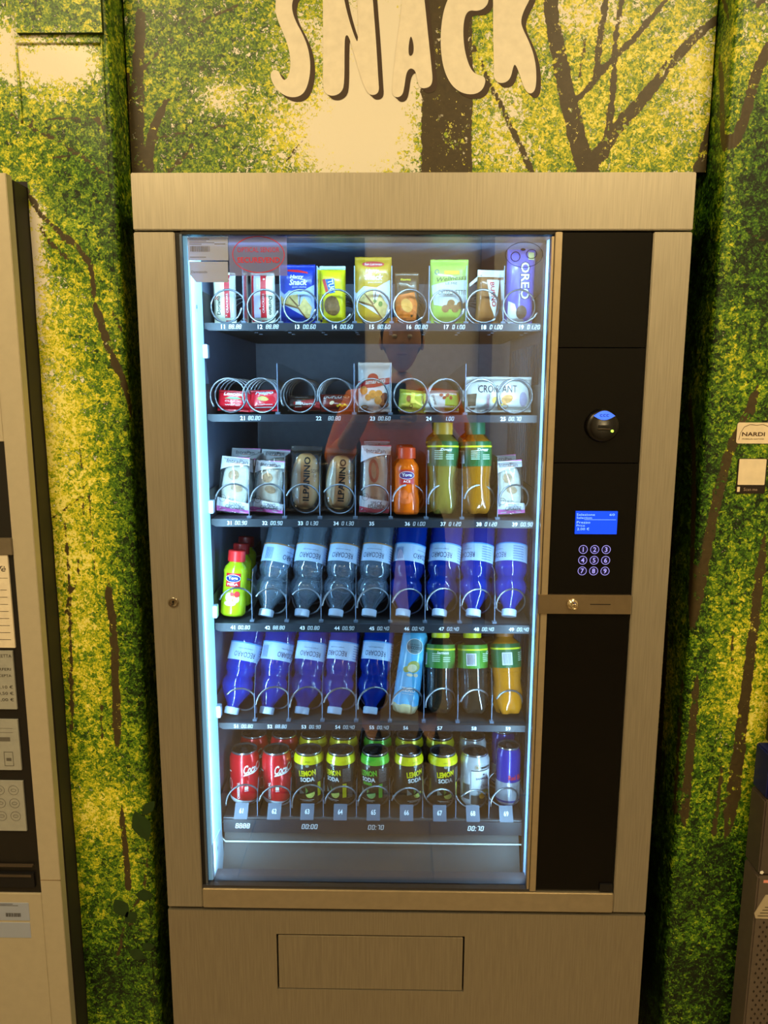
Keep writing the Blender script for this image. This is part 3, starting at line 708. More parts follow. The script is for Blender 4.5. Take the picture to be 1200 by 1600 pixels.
dec('lettering', [Rg(cx, cz, .043, .0290, .0013), T('OPTICAL SENSOR', cx, cz+.0075, .0078, .069), T('SECUREVEND', cx, cz-.0085, .0088, .070, bold=.02)], REDM, o, flat(.0117), .0004)
q = at(819, 398, .0125)
dec('oval_emblem', [Rg(q.x, q.z, .0305, .0200, .0008), Rg(q.x-.014, q.z-.003, .008, .008, .0014), Rg(q.x+.012, q.z+.001, .009, .0075, .0012), El(q.x-.002, q.z+.008, .004, .002)], mat('emblem grey print', (70, 62, 66), .5), vm, flat(.0125), .0004)

# ------------------------------------------------------------------ goods
def pillow_S(w, h, d, seal=.006, sside=0., wr=.0012, seed=0):
    rnd = random.Random(seed); ph = [rnd.uniform(0, 6.28) for _ in range(4)]
    def t(x, z):
        u = min(1, abs(x)/(w/2)); v = (z-seal)/(h-2*seal)
        if v <= 0 or v >= 1: return .0006
        vv = abs(2*v-1)
        k = max(0, 1-u**3)**.6*max(0, 1-vv**6)**.6
        return .0006+d/2*k+wr*k*(math.sin(x/w*17+ph[0]+z/h*6)*.5+math.sin(z/h*23+ph[1]+x/w*5)*.4)*(.3+vv)
    def S(x, z, off): return (x, -t(x, z)-off, z)
    return t, S
def pillow(name, w, h, d, m, parent, nx=16, nz=24, seal=.006, seed=0, wr=.0012, zig=True, tz=1.):
    t, S = pillow_S(w, h, d, seal, wr=wr, seed=seed)
    zs = [0, seal*.5, seal]+[seal+(h-2*seal)*(j/nz) for j in range(1, nz)]+[h-seal, h-seal*.5, h]
    v = []; f = []; cols = nx+1; rows = len(zs)
    for s in (-1, 1):
        for z in zs:
            for i in range(cols):
                x = -w/2+w*i/nx
                sc_ = 1-.06*math.sin(math.pi*min(1, max(0, z/h)))**2*.6
                v.append((x, s*t(x, z), z+(random.uniform(-.0006, .0006) if z in (0, h) and zig else 0)))
    n = rows*cols
    for j in range(rows-1):
        for i in range(nx):
            a, b, c, e = j*cols+i, j*cols+i+1, (j+1)*cols+i+1, (j+1)*cols+i
            f.append((a, b, c, e)); f.append((a+n, e+n, c+n, b+n))
    for i in range(nx): f.append((i, i+n, i+1+n, i+1)); k = (rows-1)*cols; f.append((k+i, k+i+1, k+i+1+n, k+i+n))
    for j in range(rows-1): f.append((j*cols, (j+1)*cols, (j+1)*cols+n, j*cols+n)); f.append((j*cols+nx, j*cols+nx+n, (j+1)*cols+nx+n, (j+1)*cols+nx))
    me = bpy.data.meshes.new(name); me.from_pydata(v, [], f)
    return link(name, me, m, parent, True), S
def foil(name, rgb, rough=.28): return mat(name, rgb, rough, var=.05, bump=.35, bscale=55, coat=.35)
def spot(x0, x1, ytop, zb, Y):
    """thing position and size from the photo: left/right px at its middle, top px, base height, depth"""
    a = at(x0, ytop, Y); b = at(x1, ytop, Y)
    return (a.x+b.x)/2, b.x-a.x, a.z-zb
def pack(name, label, cat, x0, x1, ytop, row, Y, d, m, group='snacks in the machine', rot=(0, 0, 0), seed=1, seal=.006, dz=.003, wr=.0012):
    zb = FL[row]+dz; cx, w, h = spot(x0, x1, ytop, zb, Y)
    t = empty(name, (cx, Y+d/2, zb), label, cat, group, rot)
    o, S = pillow('wrapper', w, h, d, m, t, seed=seed, seal=seal, wr=wr)
    return t, o, S, w, h
ST = .006
R1Y = .168
# 11, 12: flatbread packs
CREAM = foil('cream wrapper', (232, 226, 200)); STR = mat('flatbread red', (196, 30, 42), .4); LILW = mat('pale lilac print', (196, 190, 220), .5)
for k, (x0, x1, sx) in enumerate(((331, 366, -1), (390, 428, 1))):
    t, o, S, w, h = pack('flatbread_pack', ['cream flatbread pack with red stripe behind the first coil, slot 11', 'cream flatbread pack with two red stripes behind the coil of slot 12'][k], 'snack pack', x0, x1, 425, 0, R1Y, .018, CREAM, 'flatbread packs', seed=k)
    s0 = .0 if k == 0 else -.1
    dec('stripe', [Rc(w*s0+.001, w*(s0+.26), .004, h-.004)]+([Rc(-w*.46, -w*.36, .004, h-.004)] if k else []), STR, o, S, .0005, ST)
    dec('stripe', [Rc(w*(s0+.26), w*.46, .004, h-.004)] if k == 0 else [Rc(-w*.36, w*s0, .004, h-.004)], LILW, o, S, .0005, ST)
    dec('lettering', [T('Doriano', -w*.24 if k == 0 else w*.33, h*.36, .0065, .034, rot=90 if k == 0 else -90, bold=.02)], BLACK, o, S, .0008, ST)
    dec('lettering', [T('CRACKERS', w*.14 if k == 0 else w*.04, h*.40, .0035, .035, rot=90)], WHITE, o, S, .0009, ST)
    dec('red_flower', [El(-w*.33+.002*i_, h*.5+.002*j_, .0012, .0012, 8) for i_, j_ in ((0, 0), (1, 1), (-1, 1), (1, -1), (-1, -1))] if k == 0 else [El(-w*.1, h*.3, .002, .002, 8)], STR, o, S, .0008, ST)
# 13, 15: cracker packs
CRK = mat('cracker picture', (206, 178, 110), .5, var=.2, scale=180); CRD = mat('cracker edge', (120, 84, 40), .5)
def snackpack(label, x0, x1, yt, m, m2, seed, name='cracker_bag'):
    t, o, S, w, h = pack(name, label, 'snack bag', x0, x1, yt, 0, R1Y, .026, m, 'tall snack bags in the top row', seed=seed)
    dec('print_swoosh', [P((-w*.46, h*.46), (-w*.25, h*.56), (w*.1, h*.54), (w*.46, h*.66), (w*.46, h*.1), (w*.2, h*.12), (-w*.46, h*.34))], m2, o, S, .0004, ST)
    dec('cracker_print', [P((-w*.44, h*.36), (-w*.30, h*.47), (w*.0, h*.50), (w*.02, h*.28)), P((w*.02, h*.28), (w*.18, h*.45), (w*.40, h*.28), (w*.30, h*.06))], CRK, o, S, .0007, ST)
    dec('cracker_print', [P((-w*.44, h*.36), (w*.02, h*.28), (w*.30, h*.06), (w*.28, h*.045), (w*.0, h*.25), (-w*.44, h*.33)), P((-.001, h*.28), (-w*.25, h*.45), (-w*.23, h*.46), (.002, h*.30)), P((w*.02, h*.3), (w*.06, h*.48), (w*.08, h*.48), (w*.05, h*.3))], CRD, o, S, .0009, ST)
    dec('lettering', [T('Harry', -w*.02, h*.78, .0085, .025, bold=.02, shear=.2), T('Snack', w*.02, h*.695, .0105, .034, bold=.03, shear=.25), T('gusto classico', w*.05, h*.615, .0032, .026)], WHITE, o, S, .0008, ST)
    return t, o, S, w, h
t, o, S, w, h = snackpack('blue cracker bag with white Snack lettering in slot 13', 437, 492, 412, foil('blue wrapper', (24, 52, 160)), mat('pale blue print', (170, 185, 215), .5), 3)
dec('brand_oval', [P((-w*.3, h*.88), (0, h*.86), (w*.3, h*.84), (w*.28, h*.87), (0, h*.905), (-w*.28, h*.91))], RED, o, S, .0008, ST)
t, o, S, w, h = snackpack('golden cracker bag with white Snack lettering in slot 15, tallest in top row', 554, 612, 400, foil('gold wrapper', (196, 150, 34)), mat('white swoosh', (220, 220, 222), .5), 4)
dec('brand_oval', [El(0, h*.885, w*.3, h*.045)], mat('brand red', (190, 50, 60), .5), o, S, .0008, ST)
dec('lettering', [T('San Lorenzo', 0, h*.885, .0045, w*.48, shear=.2)], WHITE, o, S, .0011, ST)
dec('herb_print', [El(w*.2, h*.30, .004, .005, 10), El(w*.05, h*.34, .003, .003, 10)], mat('herb green', (90, 120, 40), .5), o, S, .0011, ST)
# 14 yellow crackers
t, o, S, w, h = pack('cracker_packet', 'yellow cracker packet with blue TUC logo in slot 14', 'snack bag', 498, 539, 414, 0, R1Y, .03, foil('yellow wrapper', (226, 208, 24)), 'tall snack bags in the top row', seed=9)
dec('seal_print', [Rc(-w*.5, w*.5, h-.0065, h)], mat('silver blue seal', (175, 200, 215), .35), o, S, .0004, ST)
dec('logo_print', [P((-w*.26, h*.76), (w*.08, h*.77), (w*.12, h*.54), (-w*.1, h*.52))], mat('tuc blue', (20, 90, 190), .4), o, S, .0007, ST)
dec('lettering', [T('TUC', -w*.03, h*.65, .011, .022, rot=-80, bold=.03)], WHITE, o, S, .001, ST)
dec('logo_print', [P((-w*.38, h*.76), (-w*.27, h*.77), (-w*.12, h*.52), (-w*.22, h*.5))], mat('tuc red', (205, 60, 50), .4), o, S, .0007, ST)
dec('cracker_print', [El(-w*.02, h*.32, .014, .017), El(w*.05, h*.27, .012, .013)], mat('dark cracker', (120, 84, 40), .5, var=.3, scale=200), o, S, .0007, ST)
dec('corner_print', [P((-w*.5, h*.55), (-w*.36, h*.5), (-w*.34, h*.1), (-w*.5, h*.0))], DBLUE, o, S, .0005, ST)
# 16 brown bag
t, o, S, w, h = pack('chips_bag', 'dark brown chips bag with orange chip picture in slot 16', 'snack bag', 617, 655, 425, 0, R1Y, .022, foil('brown wrapper', (86, 62, 40)), 'tall snack bags in the top row', seed=11)
dec('chip_print', [P((-w*.46, h*.55), (w*.3, h*.62), (w*.44, h*.4), (w*.4, h*.1), (-w*.46, h*.06))], mat('orange chip', (214, 110, 30), .5, var=.25, scale=120), o, S, .0005, ST)
dec('chip_print', [El(.0, h*.36, .010, .013, rot=30)], mat('light chip', (232, 160, 70), .5, var=.2), o, S, .0008, ST)
dec('lettering', [T('SNACK TIME', 0, h*.76, .0055, w*.8)], mat('tan lettering', (150, 128, 100), .5), o, S, .0008, ST)
dec('lettering', [T('Fiorini', -w*.05, h*.86, .0045, w*.4, bold=.02)], mat('yellow print', (225, 200, 50), .5), o, S, .0008, ST)
# 17 green bag
t, o, S, w, h = pack('crisps_bag', 'pale green bag of crunchy bites with flat pointed top in slot 17', 'snack bag', 673, 733, 404, 0, R1Y, .024, foil('pale green wrapper', (168, 196, 84)), 'tall snack bags in the top row', seed=12)
dec('pale_panel', [P((-w*.47, h*.60), (0, h*.66), (w*.4, h*.68), (w*.38, h*.30), (w*.0, h*.26), (-w*.4, h*.3))], mat('pale print', (205, 208, 205), .5), o, S, .0004, ST)
dec('logo_print', [Rc(-w*.14, w*.26, h*.76, h*.82)], mat('yellow print', (225, 200, 50), .5), o, S, .0006, ST)
dec('lettering', [T('Wellness', w*.02, h*.70, .008, w*.7, rot=6, shear=.3), T('LE MIE', w*.05, h*.625, .004, w*.3), T('CRUSCHETTE', w*.06, h*.49, .0085, w*.72)], mat('dark green print', (54, 66, 40), .5), o, S, .0008, ST)
dec('bite_print', [El(w*(-.1+.13*i_), h*(.24+.05*(i_ % 2)), .007, .007, 12) for i_ in range(4)]+[El(w*.05, h*.33, .007, .006, 12)], mat('bite brown', (150, 105, 60), .5, var=.3, scale=200), o, S, .0008, ST)
dec('round_mark', [Rg(-w*.33, h*.80, .004, .0045, .001)], DBLUE, o, S, .0008, ST)
# 18 chocolate bar
t, o, S, w, h = pack('chocolate_bar', 'brown and white chocolate bar wrapper with crimped white top in slot 18', 'chocolate bar', 745, 781, 421, 0, R1Y, .02, foil('brown bar wrapper', (150, 96, 50)), 'tall snack bags in the top row', seed=13, rot=(0, .03, 0))
dec('white_panel', [P((-w*.1, h-.018), (w*.46, h-.018), (w*.34, h*.12), (w*.1, h*.35))], WHITE, o, S, .0005, ST)
dec('seal_print', [Rc(-w*.5, w*.5, h-.013, h)], WHITE, o, S, .0006, ST)
dec('lettering', [T('BUENO', w*.20, h*.55, .008, .044, rot=-82, bold=.02)], RED, o, S, .0009, ST)
pb = at(735, 437, R1Y+.01)
MB().add([(-w*.5, .0, h-.012), (-w*.5-.014, .004, h-.024), (-w*.5-.013, .004, h-.030), (-w*.5, 0, h-.019), (-w*.5, .002, h-.012), (-w*.5-.014, .006, h-.024), (-w*.5-.013, .006, h-.030), (-w*.5, .002, h-.019)], [(3, 2, 1, 0), (4, 5, 6, 7), (0, 1, 5, 4), (1, 2, 6, 5), (2, 3, 7, 6)]).build('wrapper_flap', mat('flap white', (210, 205, 200), .4), t)
# 19 cookies
t, o, S, w, h = pack('cookie_packet', 'tall violet cookie packet reading OREO sideways in slot 19', 'cookie packet', 793, 838, 384, 0, R1Y, .034, foil('violet wrapper', (96, 92, 190)), 'tall snack bags in the top row', seed=14, rot=(0, .02, 0))
dec('lettering', [T('OREO', w*.12, h*.56, .019, .068, rot=-88, bold=.05)], BLACK, o, S, .0006, ST)
dec('lettering', [T('OREO', w*.12, h*.56, .016, .065, rot=-88, bold=.02)], WHITE, o, S, .0010, ST)
dec('splash_print', [P((-w*.42, h*.30), (-w*.2, h*.26), (-w*.05, h*.1), (w*.2, h*.06), (w*.1, h*.03), (-w*.42, h*.03))], WHITE, o, S, .0006, ST)
dec('cookie_print', [El(w*.05, h*.16, .010, .012)], mat('cookie brown', (96, 72, 60), .5, var=.3, scale=200), o, S, .0009, ST)
dec('corner_print', [Rc(w*.2, w*.42, h*.83, h*.93)], mat('pale yellow', (226, 220, 150), .5), o, S, .0009, ST)

# row 2
R2Y = .160
def low(name, label, cat, x0, x1, yt, Y, d, m, seed, grp='small snacks lying in the second row', rot=(0, 0, 0)):
    x0, x1, yt = x0-2, x1+2, yt-2
    return pack(name, label, cat, x0, x1, yt, 1, Y, d, m, grp, rot, seed, seal=.004)
RW = foil('red wrapper', (206, 22, 40))
t, o, S, w, h = low('wafer_packet', 'red wafer packet with white Loacker lettering, left coil of slot 21', 'wafer packet', 338, 386, 611, R2Y, .026, RW, 1, 'red wafer packets', (-.3, .05, 0))
dec('lettering', [T('Loacker', 0, h*.76, .0085, w*.6, bold=.03, shear=.15), T('CLASSIC', 0, h*.40, .003, w*.5), T('wafer', 0, h*.24, .0035, w*.5)], WHITE, o, S, .0007, ST)
dec('green_hill', [P((-w*.28, h*.52), (-w*.1, h*.60), (w*.1, h*.60), (w*.28, h*.52), (0, h*.50))], mat('hill green', (120, 180, 120), .5), o, S, .0007, ST)
t, o, S, w, h = low('wafer_packet', 'red wafer packet with blue-white logo and nuts, right coil of slot 21', 'wafer packet', 388, 436, 610, R2Y, .026, RW, 2, 'red wafer packets', (-.3, -.03, 0))
dec('lettering', [T('Napo', 0, h*.78, .010, w*.55, bold=.03, shear=.25)], mat('pale blue lettering', (200, 210, 240), .5), o, S, .0007, ST)
dec('nut_print', [El(-w*.06, h*.52, .009, .004), El(w*.02, h*.47, .007, .003)], mat('nut yellow', (200, 180, 90), .5, var=.2, scale=200), o, S, .0007, ST)
dec('lettering', [T('haselnuss', 0, h*.25, .003, w*.5), Rc(-w*.3, w*.3, h*.12, h*.15)], WHITE, o, S, .0007, ST)
BW = foil('dark brown wrapper', (62, 38, 30))
t, o, S, w, h = low('candy_bar', 'dark brown candy bar with red band and white lettering, left coil of slot 22', 'candy bar', 449, 499, 619, R2Y+.012, .022, BW, 3, rot=(-.35, 0, 0))
dec('band', [P((-w*.3, h*.5), (w*.46, h*.72), (w*.46, h*.1), (-w*.3, h*.02))], mat('band red', (180, 40, 40), .45), o, S, .0005, ST)
dec('lettering', [T('Kinder', -w*.05, h*.82, .005, w*.4, bold=.02), T('Riegel', w*.12, h*.35, .0065, w*.42, bold=.03), P((-w*.24, h*.5), (-w*.08, h*.52), (-w*.06, h*.08), (-w*.26, h*.06))], WHITE, o, S, .0008, ST)
t, o, S, w, h = low('candy_bar', 'maroon peanut candy bar with yellow spots, right coil of slot 22', 'candy bar', 500, 549, 617, R2Y+.012, .022, foil('maroon wrapper', (120, 34, 20)), 4, rot=(-.35, 0, 0))
dec('lettering', [T('DUPLO', -w*.1, h*.76, .007, w*.55, bold=.02, shear=.2)], WHITE, o, S, .0008, ST)
dec('peanut_print', [El(-w*.12, h*.4, .005, .0035, rot=40), El(w*.3, h*.78, .006, .003)], mat('peanut', (224, 190, 150), .5), o, S, .0008, ST)
dec('crumb_print', [El(w*(.05+.07*i_), h*(.24+.06*(i_ % 2)), .0025, .0022, 8) for i_ in range(5)], mat('crumb yellow', (235, 180, 30), .5), o, S, .0008, ST)
# 23 amaretti bag
t, o, S, w, h = pack('biscuit_bag', 'white biscuit bag with red band and round biscuits in slot 23', 'biscuit bag', 559, 612, 566, 1, .165, .03, foil('white biscuit wrapper', (226, 218, 212)), 'biscuit bags', seed=15)
dec('red_band', [P((-w*.49, h*.62), (0, h*.66), (w*.49, h*.70), (w*.49, h*.58), (0, h*.50), (-w*.49, h*.48)), El(-w*.05, h*.68, w*.16, h*.1)], RED, o, S, .0005, ST)
dec('lettering', [T('amaretti', w*.02, h*.62, .008, w*.6, rot=6, bold=.02, shear=.2)], WHITE, o, S, .0008, ST)
BIS = mat('biscuit picture', (206, 140, 60), .5, var=.25, scale=220)
dec('biscuit_print', [El(-w*.33, h*.44, .0075, .008, 14), El(-w*.06, h*.36, .008, .008, 14), El(-w*.2, h*.30, .006, .006, 14), El(w*.1, h*.24, .007, .008, 14), El(w*.12, h*.38, .007, .006, 14), El(-w*.3, h*.1, .007, .004, 14)], BIS, o, S, .0008, ST)
dec('biscuit_print', [El(w*.3, h*.3, .008, .009, 14), El(w*.28, h*.16, .009, .007, 14), P((-w*.49, h*.12), (-w*.1, h*.02), (-w*.49, h*.02))], mat('dark biscuit', (110, 60, 40), .5, var=.3, scale=200), o, S, .0007, ST)
# 24
t, o, S, w, h = low('snack_sachet', 'small olive green snack sachet in the left coil of slot 24', 'snack sachet', 624, 664, 611, R2Y, .024, foil('olive wrapper', (178, 176, 60)), 5, 'small sachets in slot 24', (-.2, .08, 0))
dec('logo_print', [Rc(-w*.08, w*.06, h*.35, h*.85), P((w*.0, h*.55), (w*.3, h*.35), (w*.32, h*.25), (0, h*.42))], mat('yellow gold print', (235, 215, 90), .4), o, S, .0007, ST)
dec('nut_print', [El(-w*.16, h*.55, .004, .006)], mat('nut brown', (140, 84, 30), .5), o, S, .0007, ST)
dec('round_mark', [Rg(-w*.05, h*.22, .0035, .0035, .001), T('CROK', w*.33, h*.6, .004, h*.5, rot=-80)], BLACK, o, S, .0009, ST)
t, o, S, w, h = low('snack_sachet', 'small white and green snack sachet with almonds, right coil of slot 24', 'snack sachet', 664, 716, 611, R2Y, .024, foil('white sachet', (215, 210, 205)), 6, 'small sachets in slot 24', (-.25, 0, 0))
dec('green_end', [P((w*.12, h*.9), (w*.5, h*.92), (w*.5, h*.05), (w*.1, h*.05))], mat('sachet green', (158, 190, 70), .45), o, S, .0005, ST)
dec('almond_print', [El(w*(.0+.09*i_), h*(.72-.12*(i_ % 2)), .004, .003, 10, 30*i_) for i_ in range(4)], mat('almond brown', (160, 84, 44), .5), o, S, .0008, ST)
dec('lettering', [T('SPIME', -w*.2, h*.5, .004, h*.5, rot=-75), T('VITA', -w*.42, h*.5, .004, h*.35, rot=-80)], GREYT, o, S, .0008, ST)
# 25 croissant
t, o, S, w, h = pack('croissant_bag', 'wide white plastic bag reading CROISSANT across slot 25', 'croissant bag', 727, 835, 588, 1, .160, .045, foil('white croissant wrapper', (222, 218, 212), .22), 'croissant bag', seed=21, rot=(-.12, 0, 0), seal=.005, wr=.003)
dec('lettering', [T('CROISSANT', -w*.02, h*.62, .0135, w*.56)], mat('dark violet lettering', (50, 44, 56), .5), o, S, .0009, ST)
dec('panel_print', [P((-w*.46, h*.48), (-w*.32, h*.50), (-w*.34, h*.06), (-w*.44, h*.08))], mat('brown panel', (96, 76, 56), .5), o, S, .0008, ST)
dec('lettering', [T('CLASSICO', -w*.16, h*.26, .0045, h*.42, rot=90)], mat('pink lettering', (200, 60, 120), .5), o, S, .0009, ST)
dec('fruit_print', [El(-w*.06, h*.3, .005, .0065), El(w*.02, h*.18, .005, .004)], mat('lemon print', (226, 210, 80), .5), o, S, .0009, ST)
dec('pastry_print', [El(w*.12, h*.34, .011, .008, rot=20), El(w*.06, h*.14, .010, .006)], mat('pastry print', (214, 150, 80), .5, var=.25, scale=200), o, S, .0009, ST)
dec('panel_print', [El(w*.36, h*.34, .008, .014), El(w*.38, h*.30, .004, .010)], mat('lilac print', (160, 150, 175), .5), o, S, .0009, ST)

# row 3: sandwiches
FILM = clear('clear film', (.97, .97, .98), .06, .06, (225, 230, 240), .12)
PINK = mat('pink band', (236, 120, 200), .45); PINK2 = mat('rose band', (226, 90, 120), .45)
CARD = mat('white card print', (226, 226, 232), .45, coat=.3)
SWM = mat('soft white bread', (228, 222, 205), .7, var=.12, scale=90, bump=.3, bscale=60)
SWF = mat('tuna filling', (196, 160, 120), .7, var=.3, scale=150, bump=.4)
HAM = mat('ham filling', (206, 120, 110), .6, var=.3, scale=120)
def sandwich(label, cx, base_y, top_y, wpx, Y, lean=0., kind=0, tilt=.22, txt=True):
    q = at(cx, base_y, Y); zb = max(FL[2]+.002, q.z); a = at(cx-wpx/2, (base_y+top_y)/2, Y); b = at(cx+wpx/2, (base_y+top_y)/2, Y)
    w = b.x-a.x; h = (at(cx, top_y, Y).z-zb)/math.cos(tilt)*1.0; d = .032
    t = empty('sandwich_pack', (q.x, Y+.012, zb), label, 'sandwich', 'packed sandwiches in the third row', (-tilt, lean, 0))
    o, S = pillow('wrapper', w, h, d, FILM, t, seed=int(cx), wr=.0016, seal=.005)
    # bread roll inside
    v = []; f = []; nu, nv = 14, 14
    for j in range(nv+1):
        ph = math.pi*j/nv
        for i in range(nu):
            th = 2*math.pi*i/nu; e = .55
            sp_ = lambda q_, e_: math.copysign(abs(q_)**e_, q_)
            v.append(((w*.41)*sp_(math.sin(ph), e)*sp_(math.cos(th), .8), d*.38*sp_(math.sin(ph), e)*sp_(math.sin(th), .8), h*.49+h*.42*sp_(math.cos(ph), .8)))
    for j in range(nv):
        for i in range(nu): f.append((j*nu+i, (j+1)*nu+i, (j+1)*nu+(i+1) % nu, j*nu+(i+1) % nu))
    me = bpy.data.meshes.new('bread'); me.from_pydata(v, [], f); link('bread', me, SWM, t, True)
    Sb = lambda x, z, off: (x, -d*.39-off, z)
    dec('filling', [El(-w*.06, h*.66, w*.16, h*.09, rot=20), El(w*.06, h*.44, w*.18, h*.07, rot=-15)] if kind == 0 else [El(-w*.05, h*.62, w*.17, h*.17, rot=5)], SWF if kind == 0 else HAM, t, Sb, .0004, ST)
    if kind: dec('filling', [El(-w*.05, h*.62, w*.08, h*.12, rot=5)], SWM, t, Sb, .0008, ST)
    dec('card', [P((-w*.49, h*.74), (-w*.2, h*.80), (w*.2, h*.85), (w*.49, h*.86), (w*.49, h*.985), (-w*.49, h*.985)), P((-w*.49, h*.03), (w*.49, h*.03), (w*.49, h*.19), (0, h*.21), (-w*.49, h*.26))], CARD, t, S, .0006, ST)
    dec('band', [P((-w*.49, h*.02), (w*.49, h*.02), (w*.49, h*.075), (0, h*.07), (-w*.49, h*.11)), P((-w*.2, h*.985), (w*.49, h*.975), (w*.49, h))], PINK if kind == 0 else PINK2, t, S, .0009, ST)
    if txt:
        dec('lettering', [T('IntraPan', w*.0, h*.905, .0085, w*.62), T('TONNO' if kind == 0 else 'SPECK', w*.08, h*.155, .007, w*.38), T('CIPOLLINE' if kind == 0 else 'EDAMER', w*.08, h*.105, .007, w*.55),
                          Rg(-w*.30, h*.24, .0068, .0068, .0007), El(-w*.33, h*.25, .001, .001, 6), El(-w*.27, h*.25, .001, .001, 6), T('BE ON', -w*.02, h*.235, .003, w*.22)], mat('charcoal print', (70, 66, 76), .5), t, S, .0012, ST)
        dec('underline', [Rc(-w*.1, w*.18, h*.868, h*.876)], mat('orange print', (230, 120, 50), .5), t, S, .0012, ST)
    return t
sandwich('sandwich pack mostly hidden behind the far left one in the third row', 378, 800, 702, 46, .245, .05, 0)
sandwich('sandwich pack half hidden between the second pack and the first bread roll', 425, 800, 704, 46, .235, .05, 0)
sandwich('tuna sandwich pack with pink band at far left, slot 31', 362, 818, 716, 54, .150, .10)
sandwich('tuna sandwich pack with pink band in front, slot 32', 416, 819, 722, 50, .150, .08)
sandwich('ham sandwich pack behind the first in slot 35, only its top showing', 588, 800, 690, 42, .245, 0., 1)
sandwich('ham sandwich pack with rose band in slot 35', 584, 810, 697, 48, .150, .03, 1, .15)
sandwich('tuna sandwich pack behind the first in slot 39', 790, 800, 713, 42, .235, -.04)
sandwich('tuna sandwich pack with pink band at far right, slot 39', 799, 817, 722, 46, .150, -.06)
BREAD = mat('golden bread crust', (255, 184, 112), .6, var=.22, scale=22, bump=.2); 
def panino(label, cx, base_y, top_y, wpx, Y, lean):
    q = at(cx, base_y, Y); zb = FL[2]+.003; a = at(cx-wpx/2, 760, Y); b = at(cx+wpx/2, 760, Y); w = b.x-a.x; h = (at(cx, top_y, Y).z-zb)*1.03; d = .05
    t = empty('bread_roll_pack', (q.x, Y+.025, zb), label, 'sandwich', 'bread rolls in clear film', (-.15, lean, 0))
    v = []; f = []; nu, nv = 18, 16
    for j in range(nv+1):
        ph = math.pi*j/nv
        for i in range(nu):
            th = 2*math.pi*i/nu; r = math.sin(ph)**.75
            cut = 1-.10*math.exp(-((math.cos(th)+.45)/.12)**2)
            v.append((w*.46*r*math.cos(th)*cut, d*.42*r*math.sin(th)*cut, h*.47+h*.43*math.cos(ph)))
    for j in range(nv):
        for i in range(nu): f.append((j*nu+i, (j+1)*nu+i, (j+1)*nu+(i+1) % nu, j*nu+(i+1) % nu))
    me = bpy.data.meshes.new('bread'); me.from_pydata(v, [], f); link('bread', me, BREAD, t, True)
    dec('crumb_side', [P((-w*.36, h*.15), (-w*.16, h*.12), (-w*.12, h*.5), (-w*.16, h*.8), (-w*.3, h*.75), (-w*.42, h*.45))], mat('pale crumb', (245, 226, 190), .7, var=.1), t,
        lambda x, z, off: (x, -d*.42*math.sqrt(max(0, 1-(x/(w*.46))**2-((z-h*.47)/(h*.43))**2))**1.-off, z), .0008, ST)
    o, S = pillow('wrapper', w, h, d*1.05, FILM, t, seed=int(cx), wr=.002, seal=.006)
    dec('lettering', [T('ILPANINO', w*.08, h*.50, .0125, h*.66, rot=90, bold=.03)], BLACK, t, S, .0008, ST)
    dec('lettering', [T('SOFFI', w*.33, h*.62, .0075, w*.25), T('CE', w*.33, h*.55, .005, w*.12)], mat('dark brown print', (70, 40, 20), .5), t, S, .0008, ST)
    return t
panino('golden bread roll in clear film reading ILPANINO in slot 33', 473, 812, 702, 50, .150, .04)
panino('golden bread roll in clear film with black lettering in slot 34', 527, 812, 706, 50, .150, .06)

# lathe goods ---------------------------------------------------------------
def prof_r(prof):
    zs = [p[1] for p in prof]; rs = [p[0] for p in prof]
    return lambda z: float(np.interp(z, zs, rs))
def cylS(rf, R0):
    def S(x, z, off):
        r = rf(z)+off; a = x/R0; return (r*math.sin(a), -r*math.cos(a), z)
    return S
def wrapband(R0, z0, z1, a0=-math.pi, a1=math.pi): return Rc(R0*a0, R0*a1, z0, z1)
def refr(name, rgb, rough=.02, ior=1.33, trans=1.): return mat(name, rgb, rough, var=.02, trans=trans, ior=ior)
CAPW = mat('white cap', (205, 222, 245), .4)
WCLR = clear('clear water bottle', (.88, .93, .97), .06, .27, (185, 215, 245), .05, 1.4, 1.8)
WBLU = clear('blue water bottle', (.06, .26, .95), .02, .40, (0, 84, 250), .05, 1.4, 1.2)
LBLW = mat('pale blue water label', (172, 200, 235), .4); LBLD = mat('navy lettering', (30, 40, 90), .5); GOLD = mat('copper line', (170, 120, 70), .4)
WPROF = [(.0125, .012), (.0125, .018), (.0145, .022), (.0195, .030), (.0258, .039), (.0305, .048), (.0325, .056), (.0318, .066), (.0276, .073), (.0266, .078), (.0298, .085), (.0322, .092), (.0323, .098), (.0316, .104), (.0316, .143), (.0325, .147), (.0312, .153), (.0325, .159), (.0312, .165), (.0325, .171), (.0312, .177), (.0325, .183), (.0310, .191, .05), (.0270, .198, .15), (.0180, .200, .3), (.006, .194, .1)]
water_cache = {}
